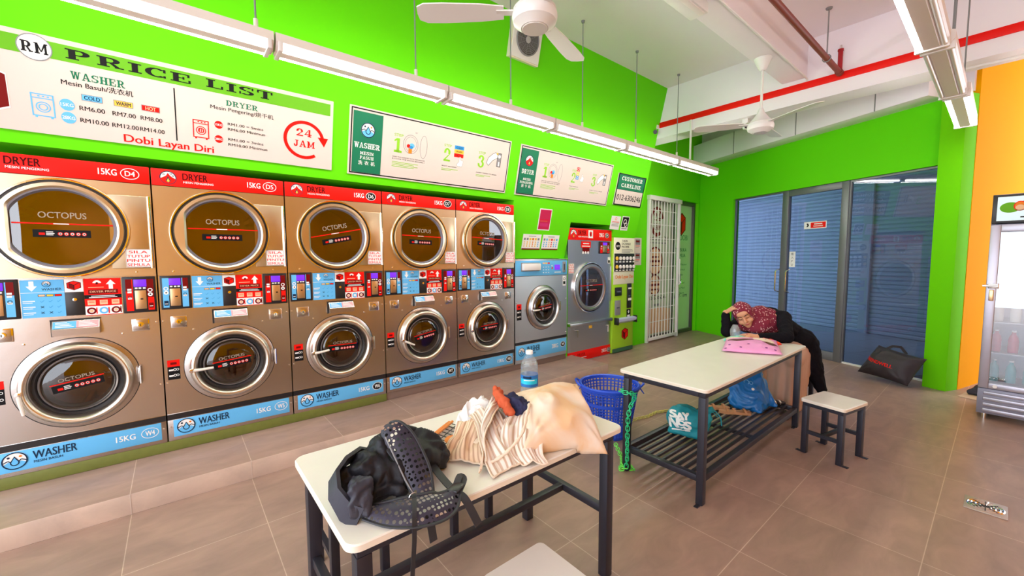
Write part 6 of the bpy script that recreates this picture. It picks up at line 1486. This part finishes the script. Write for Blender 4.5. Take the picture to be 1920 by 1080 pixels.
# cardboard sheet and dark cloth behind the fridge
mb = MB(); mb.prism([(6.44, -3.47), (6.40, -3.62), (6.45, -4.0), (6.62, -4.0), (6.70, -3.52)], lambda u, v, d: (u, v, d), .001, .006, mat('cardboard', (.56, .38, .25, 1), .8)); o = mb.build('cardboard_sheet'); tag(o, 'brown cardboard sheet on the floor at the foot of the orange wall', 'cardboard')
o = skin('floor_cloth', [('h', [(6.62, -3.55, .03), (6.58, -3.75, .03), (6.72, -3.60, .08), (6.70, -3.80, .14)], .025)], .01, mat('charcoal_cloth', (.03, .03, .045, 1), .8), None, 4, crumple(.012, 14, 3, zmin=.007)); tag(o, 'dark cloth bundle on the cardboard behind the fridge', 'cloth')
# ------------------------------------------------------------------ drinks fridge
fx, fy1, fy0 = 5.72, -3.615, -4.30
root = thing('drinks_fridge', 'tall glass door drinks fridge with a lit logo header at the right edge', 'fridge', (6.03, -3.96, 0.002))
FG = mat('fridge_grey', (.23, .22, .28, 1), .4, .3); FSIL = mat('fridge_silver', (.45, .43, .50, 1), .35, .6); FIN = mat('fridge_inside', (.80, .84, .90, 1), .5)
mb = MB(); t = .02
mb.box((fx+.03, fy1-t, .06), (6.36, fy1, 2.03), FG); mb.box((fx+.03, fy0, .06), (6.36, fy0+t, 2.03), FG); mb.box((6.34, fy0, .06), (6.36, fy1, 2.03), FG); mb.box((fx+.03, fy0, 2.01), (6.36, fy1, 2.03), FG); mb.box((fx+.03, fy0, .28), (6.36, fy1, .31), FG); mb.box((fx+.03, fy0, 1.75), (6.36, fy1, 1.77), FG)
mb.box((fx+.05, fy0+t, .31), (6.335, fy0+t+.01, 1.75), FIN); mb.box((6.32, fy0+t, .31), (6.335, fy1-t, 1.75), FIN); mb.box((fx+.05, fy1-t-.01, .31), (6.335, fy1-t, 1.75), FIN); mb.build('cabinet', root)
mb = MB(); mb.box((fx+.015, fy0, .055), (fx+.05, fy1, .285), FG, bev=.003)
for i in range(4): mb.box((fx+.004, fy0+.01, .075+.052*i), (fx+.02, fy1-.035, .105+.052*i), FSIL, bev=.006)
mb.build('lower_grille', root)
for y in (fy1-.05, fy0+.05):
    mb = MB(); mb.tube([(fx+.06, y, .001), (fx+.06, y, .06)], .018, CHROME, 12); mb.build('foot', root)
mb = MB()
mb.box((fx-.01, fy1-.062, .295), (fx+.028, fy1, 1.765), FSIL, bev=.006); mb.box((fx-.01, fy0, .295), (fx+.028, fy0+.062, 1.765), FSIL, bev=.006); mb.box((fx-.01, fy0+.06, 1.70), (fx+.028, fy1-.06, 1.765), FSIL, bev=.006); mb.box((fx-.01, fy0+.06, .295), (fx+.028, fy1-.06, .345), FSIL, bev=.006)
fd = mb.build('door', root)
mb = MB(); mb.box((fx+.004, fy0+.058, .34), (fx+.012, fy1-.058, 1.705), glass_mat('fridge_glass', (.86, .90, .94, 1), ior=2.3)); mb.build('glass', fd)
mb = MB(); mb.box((fx-.022, fy1-.075, 1.20), (fx-.008, fy1-.012, 1.245), CHROME, bev=.004); mb.tube([(fx-.03, fy1+.02, 1.225), (fx-.03, fy1-.07, 1.225)], .012, CHROME, 10); mb.box((fx-.035, fy1-.05, 1.09), (fx-.012, fy1-.02, 1.19), BRASS, bev=.006); mb.build('door_lock', fd)
mb = MB(); mb.lathe([(.014, .0), (.014, .004), (0, .005)], lambda a, b, h: (fx-.010-h, fy1-.10+a, .32+b), WHITE, 16); mb.build('badge', fd)
mb = MB(); mb.box((fx+.0, fy0, 1.775), (fx+.04, fy1, 2.025), BLACKP, bev=.004); hd = mb.build('header', root)
pr = Print((fx, fy1, 1.775), (0, -1, 0), (0, 0, 1), (-1, 0, 0)); HB = mat('header_pale_blue', (.52, .68, .72, 1), .25, emit=(.55, .72, .78, 1), estr=.35)
pr.rect(.028, .022, .67, .230, HB, 0); pr.disc(.10, .135, .058, BARGREEN, 1, rv=.045); pr.disc(.155, .145, .036, ORG, 2, rv=.042); pr.ring(.155, .145, .036, .006, RED, 3, rv=.042); pr.disc(.155, .13, .026, SKIN_PRINT, 3, n=18)
[pr.line((.165+.03*i, .18+.012*math.sin(i*1.9)+.004*i), (.195+.03*i, .18+.012*math.sin(i*1.9+1.9)+.004*i+.004), .006, SGREEN, 2) for i in range(12)]; pr.rect(.20, .07, .6, .09, WHITE, 1); pr.rect(.16, .045, .19, .055, BLACK, 1); pr.build('printed_logo', hd)
FB2 = {}
shelfz = (.345, .62, .90, 1.18, 1.45)
mb = MB(); [mb.box((fx+.06, fy0+.035, z-.012), (6.30, fy1-.035, z-.004), FIN) for z in shelfz[1:]]; mb.build('shelves', root)
BC = [(mat('drink_teal', (.03, .45, .50, 1), .25)), mat('drink_rose', (.62, .04, .12, 1), .25), mat('drink_milk', (.80, .80, .72, 1), .3), mat('drink_red', (.62, .02, .06, 1), .25), mat('drink_green', (.05, .35, .20, 1), .25)]
CN = ('teal', 'rose pink', 'milky white', 'red', 'green'); ON = ('lowest', 'second lowest', 'middle', 'second highest', 'top'); proto = None
for si, z in enumerate(shelfz):
    src = None
    for c in range(6):
        y = fy1-.085-.10*c; x = fx+.14
        if src is None:
            src = thing('drink_bottle', '', 'bottle', (x, y, z)); up = lambda a, b, h: (x+a, y+b, z+h)
            mb = MB(); mb.lathe([(0, 0), (.030, 0), (.033, .01), (.033, .11), (.028, .14), (.013, .175), (.013, .19)], up, BC[si], 18); mb.build('bottle_wall', src)
            mb = MB(); mb.lathe([(.0155, .188), (.0155, .205), (0, .206)], up, WHITE, 14); mb.build('cap', src); o = src
        else:
            o = src.copy(); COL.objects.link(o)
            for ch in src.children: d = ch.copy(); COL.objects.link(d); d.parent = o
        o.location = (x, y, z); tag(o, '%s drink bottle in the row on the %s fridge shelf' % (CN[si], ON[si]), 'bottle', 'bottles on the %s fridge shelf' % ON[si])
# ------------------------------------------------------------------ person leaning on the packing table
SKIN = mat('skin', (.62, .30, .17, 1), .5, spec=.35); LIP = mat('lips', (.42, .10, .08, 1), .45); BROW = mat('brow_dark', (.03, .012, .008, 1), .7)
BLKC = mat('black_jersey', (.006, .005, .008, 1), .85, spec=.12, bump=(300, .05)); SKIRT = mat('beige_skirt_cloth', (.56, .36, .27, 1), .85, spec=.15)
def scarf_mat():
    m = mat('maroon_scarf', (.20, .022, .042, 1), .75, spec=.2); nt = m.node_tree; b = nt.nodes['Principled BSDF']
    tc = nt.nodes.new('ShaderNodeTexCoord'); mp = nt.nodes.new('ShaderNodeMapping'); mp.inputs['Scale'].default_value = (1.0, 1.0, .55); mp.inputs['Rotation'].default_value = (.5, .4, .2); nt.links.new(tc.outputs['Object'], mp.inputs[0])
    v = nt.nodes.new('ShaderNodeTexVoronoi'); v.inputs['Scale'].default_value = 58; nt.links.new(mp.outputs[0], v.inputs['Vector'])
    cr = nt.nodes.new('ShaderNodeValToRGB'); cr.color_ramp.elements[0].position = .20; cr.color_ramp.elements[0].color = (.72, .46, .44, 1); cr.color_ramp.elements[1].position = .34; cr.color_ramp.elements[1].color = (.20, .020, .042, 1)
    nt.links.new(v.outputs['Distance'], cr.inputs[0]); nt.links.new(cr.outputs[0], b.inputs['Base Color']); return m
SCARF = scarf_mat()
person = thing('person', 'person in a maroon patterned headscarf and black top leaning asleep on the packing table', 'person', (4.85, -2.35, 0))
H = Vector((4.30, -2.135, .930)); Fd = Vector((-.86, -.36, -.30)).normalized()
Uh = Vector((-.40, .30, .86)); Uh = (Uh-Fd*Uh.dot(Fd)).normalized(); Rh = Fd.cross(Uh)      # Rh: toward the right of the picture
HM = Matrix((Rh, Fd, Uh)).transposed()        # local x right, y forward, z up
def hp(x, y, z): return H+Rh*x+Fd*y+Uh*z
def finger(base, d1, d2, d3, L, r):
    p = [Vector(base)]; out = []
    for d, l in zip((d1, d2, d3), (.44, .32, .24)): p.append(p[-1]+Vector(d).normalized()*L*l)
    return [('c', p[0], p[1], r, r*.94), ('c', p[1], p[2], r*.94, r*.86), ('c', p[2], p[3], r*.86, r*.74)]
def hand(wrist, d, n, side, curl=.35, spread=.12, scale=1.0):
    """wrist point, direction of the fingers d, back of hand normal n, side (+1/-1) where the thumb leaves"""
    w, d, n = Vector(wrist), Vector(d).normalized(), Vector(n); n = (n-d*n.dot(d)).normalized(); s = d.cross(n).normalized()*side
    P = []; S = scale
    k = [w+d*.078*S+s*x*S for x in (.030, .010, -.010, -.029)]
    for i, q in enumerate(k): P.append(('c', w+s*(.016-.011*i)*S, q, .0135*S, .0115*S))
    P.append(('e', w+d*.04*S, (.034*S, .040*S, .014*S), Matrix((s, d, n)).transposed()))
    for q, L, sp in zip(k, (.068, .077, .071, .055), (.5, .15, -.2, -.6)):
        a = d+s*spread*sp; P += finger(q, a-n*curl*.5, a-n*curl*1.2, a-n*curl*1.9, L*S, .0082*S)
    tb = w+d*.022*S+s*.026*S
    P += finger(tb, d*.6+s*.75-n*.2, d*.8+s*.5-n*.3, d*.9+s*.3-n*.4, .066*S, .0098*S)
    return P
elR, wrR = Vector((4.205, -2.02, .765)), Vector((4.245, -1.985, .945))
shL, elL, wrL = Vector((4.56, -2.385, .905)), Vector((4.285, -2.505, .768)), Vector((4.145, -2.315, .765))
shR = Vector((4.56, -2.08, .885)); pel = Vector((4.97, -2.38, .575)); chest = Vector((4.63, -2.24, .845)); neck = Vector((4.50, -2.21, .915))
kneeL, kneeR = Vector((4.50, -2.50, .53)), Vector((4.48, -2.30, .53)); anL, anR = Vector((4.47, -2.50, .10)), Vector((4.46, -2.31, .10))
body = [('e', hp(0, -.012, .018), (.074, .092, .100), HM), ('e', hp(0, .012, -.045), (.060, .070, .070), HM), ('e', hp(0, .048, -.088), (.030, .028, .026), HM),
        ('e', hp(.036, .052, -.040), (.028, .026, .026), HM), ('e', hp(-.036, .052, -.040), (.028, .026, .026), HM), ('e', hp(0, .070, .045), (.050, .022, .030), HM),
        ('c', hp(0, .078, .012), hp(0, .098, -.028), .0085, .0125), ('e', hp(.011, .090, -.032), (.009, .009, .007), HM), ('e', hp(-.011, .090, -.032), (.009, .009, .007), HM),
        ('e', hp(0, .082, -.058), (.021, .012, .0075), HM), ('e', hp(0, .080, -.067), (.018, .012, .0075), HM),
        ('e', hp(.031, .070, .008), (.016, .011, .0095), HM), ('e', hp(-.031, .070, .008), (.016, .011, .0095), HM),
        ('e', hp(.076, -.012, -.015), (.010, .018, .028), HM), ('e', hp(-.076, -.012, -.015), (.010, .018, .028), HM),
        ('c', hp(0, -.02, -.06), neck, .050, .055), ('c', neck, chest, .07, .115), ('c', chest, pel, .125, .145),
        ('c', neck, shL, .06, .055), ('c', neck, shR, .06, .055), ('c', shL, elL, .050, .038), ('c', elL, wrL, .038, .026), ('c', shR, elR, .050, .038), ('c', elR, wrR, .038, .026),
        ('c', pel, kneeL, .105, .065), ('c', pel, kneeR, .105, .065), ('c', kneeL, anL, .060, .038), ('c', kneeR, anR, .060, .038),
        ('c', anL+Vector((.03, 0, -.06)), anL+Vector((-.15, -.01, -.078)), .036, .024), ('c', anR+Vector((.03, 0, -.06)), anR+Vector((-.15, .01, -.078)), .036, .024)]
body += hand(wrR, hp(.0, .02, .118)-wrR-Vector((0, 0, -.012)), Vector((-.45, .55, .70)), -1, curl=.34, spread=.25)
body += hand(wrL, Vector((-.62, .62, .10)), Vector((-.25, -.25, .95)), 1, curl=.5, spread=.25)
lipc = hp(0, .092, -.062)
def paint(c):
    q = c-lipc; x, z = q.dot(Rh), q.dot(Uh)
    return 1 if abs(x) < .021*(1) and abs(z) < .0085*(1-(x/.024)**2)+.001 and (c-H).dot(Fd) > .075 else 0
skin('body', body, .0052, SKIN, person, 3, paint=paint, mats=[SKIN, LIP])
for sx in (-1, 1):
    mb = MB(); mb.tube([hp(sx*.013, .091, .026), hp(sx*.028, .090, .033), hp(sx*.046, .078, .028)], [.0028, .0034, .002], BROW, 8); mb.build('eyebrow', person)
    mb = MB(); mb.tube([hp(sx*.017, .083, .004), hp(sx*.030, .0835, -.0005), hp(sx*.044, .074, .003)], [.0014, .0020, .0012], BROW, 6); mb.build('eyelash', person)
# clothes
skin('black_top', [('c', neck+Vector((.06, 0, -.05)), chest, .10, .140), ('c', chest, pel+Vector((0, 0, .03)), .148, .165), ('c', neck+Vector((.05, 0, -.02)), shL, .07, .070), ('c', neck+Vector((.05, 0, -.02)), shR, .07, .068),
     ('c', shL, elL, .068, .052), ('c', elL, elL.lerp(wrL, .88), .052, .036), ('e', (4.50, -2.12, .80), (.13, .12, .065)), ('c', shR, elR, .066, .052), ('c', elR, elR.lerp(wrR, .86), .050, .038)], .008, BLKC, person, 4,
     crumple(.006, 15, 4, zmin=None))
def folds(co, n):
    k = max(0, min(1, (.56-co.z)/.3)); c = co+n*(.012*k*math.sin(co.y*70+math.sin(co.z*5)*1.2)+.005*k*math.sin(co.x*95+co.y*33))
    c.z = max(c.z, .058); return c
skin('beige_skirt', [('h', [(4.95, -2.25, .55), (4.95, -2.52, .55), (4.50, -2.52, .56), (4.47, -2.27, .56), (4.47, -2.26, .08), (4.45, -2.53, .075), (4.60, -2.53, .075), (4.70, -2.50, .09), (4.70, -2.24, .09), (4.52, -2.38, .585)], .045), ('c', pel, kneeL, .15, .085), ('c', pel, kneeR, .15, .085)], .011, SKIRT, person, 6, folds)
skin('black_tunic_tail', [('e', (4.86, -2.45, .655), (.15, .145, .125)), ('c', (4.88, -2.50, .62), (4.87, -2.585, .36), .110, .075), ('c', (4.87, -2.585, .36), (4.88, -2.640, .20), .070, .045)], .009, BLKC, person, 5, crumple(.007, 12, 6, zmin=.03))
# headscarf: shell round the head with an opening for the face, draped over neck and shoulders
fc_ = hp(0, .10, -.012)
def face_cut(c):
    q = c-H; y = q.dot(Fd); x = q.dot(Rh); z = q.dot(Uh)
    return y > .012 and ((x/.060)**2+((z+.014)/.088)**2) < 1
skin('headscarf', [('e', hp(0, -.018, .020), (.088, .106, .112), HM), ('e', hp(0, .0, -.06), (.078, .078, .080), HM), ('c', hp(0, -.03, -.05), neck+Vector((-.02, 0, .0)), .085, .095), ('c', hp(.03, .0, -.09), Vector((4.40, -2.27, .845)), .06, .075), ('c', neck, Vector((4.55, -2.30, .89)), .10, .085), ('c', Vector((4.40, -2.27, .845)), Vector((4.50, -2.32, .83)), .07, .07), ('e', Vector((4.36, -2.22, .805)), (.075, .10, .045)), ('e', Vector((4.40, -2.12, .81)), (.08, .09, .05))],
     .006, SCARF, person, 4, crumple(.006, 17, 7, zmin=T+.02), cut=face_cut, solid=.003)
for a, s in ((anL, -.01), (anR, .01)):
    skin('shoe', [('c', a+Vector((.035, 0, -.058)), a+Vector((-.155, s, -.072)), .041, .028)], .007, mat('dark_shoe', (.03, .025, .03, 1), .5), person, 3, lambda co, n: Vector((co.x, co.y, max(co.z, .002))))
# seat under the person
stool(4.83, 5.11, -2.54, -2.22, .42, 'stool the person in the maroon headscarf sits on')
# clear cup in front of the face
cx_, cy_ = 4.12, -2.13
root = thing('clear_cup', 'clear plastic cup with a handle standing by the sleeping face', 'cup', (cx_, cy_, T+.001))
up = lambda a, b, h: (cx_+a, cy_+b, T+.001+h)
mb = MB(); mb.lathe([(0, .004), (.030, .0), (.036, .01), (.043, .06), (.042, .09), (.030, .115), (.022, .135), (.020, .135), (.028, .113), (.040, .088), (.041, .06), (.033, .012), (0, .008)], up, CLEAR, 32); mb.build('cup_wall', root)
mb = MB(); mb.tube([up(.025, .030, .03), up(.04, .055, .035), up(.042, .062, .06), up(.035, .052, .08), up(.028, .034, .08)], .004, CLEAR, 8); mb.build('handle', root)
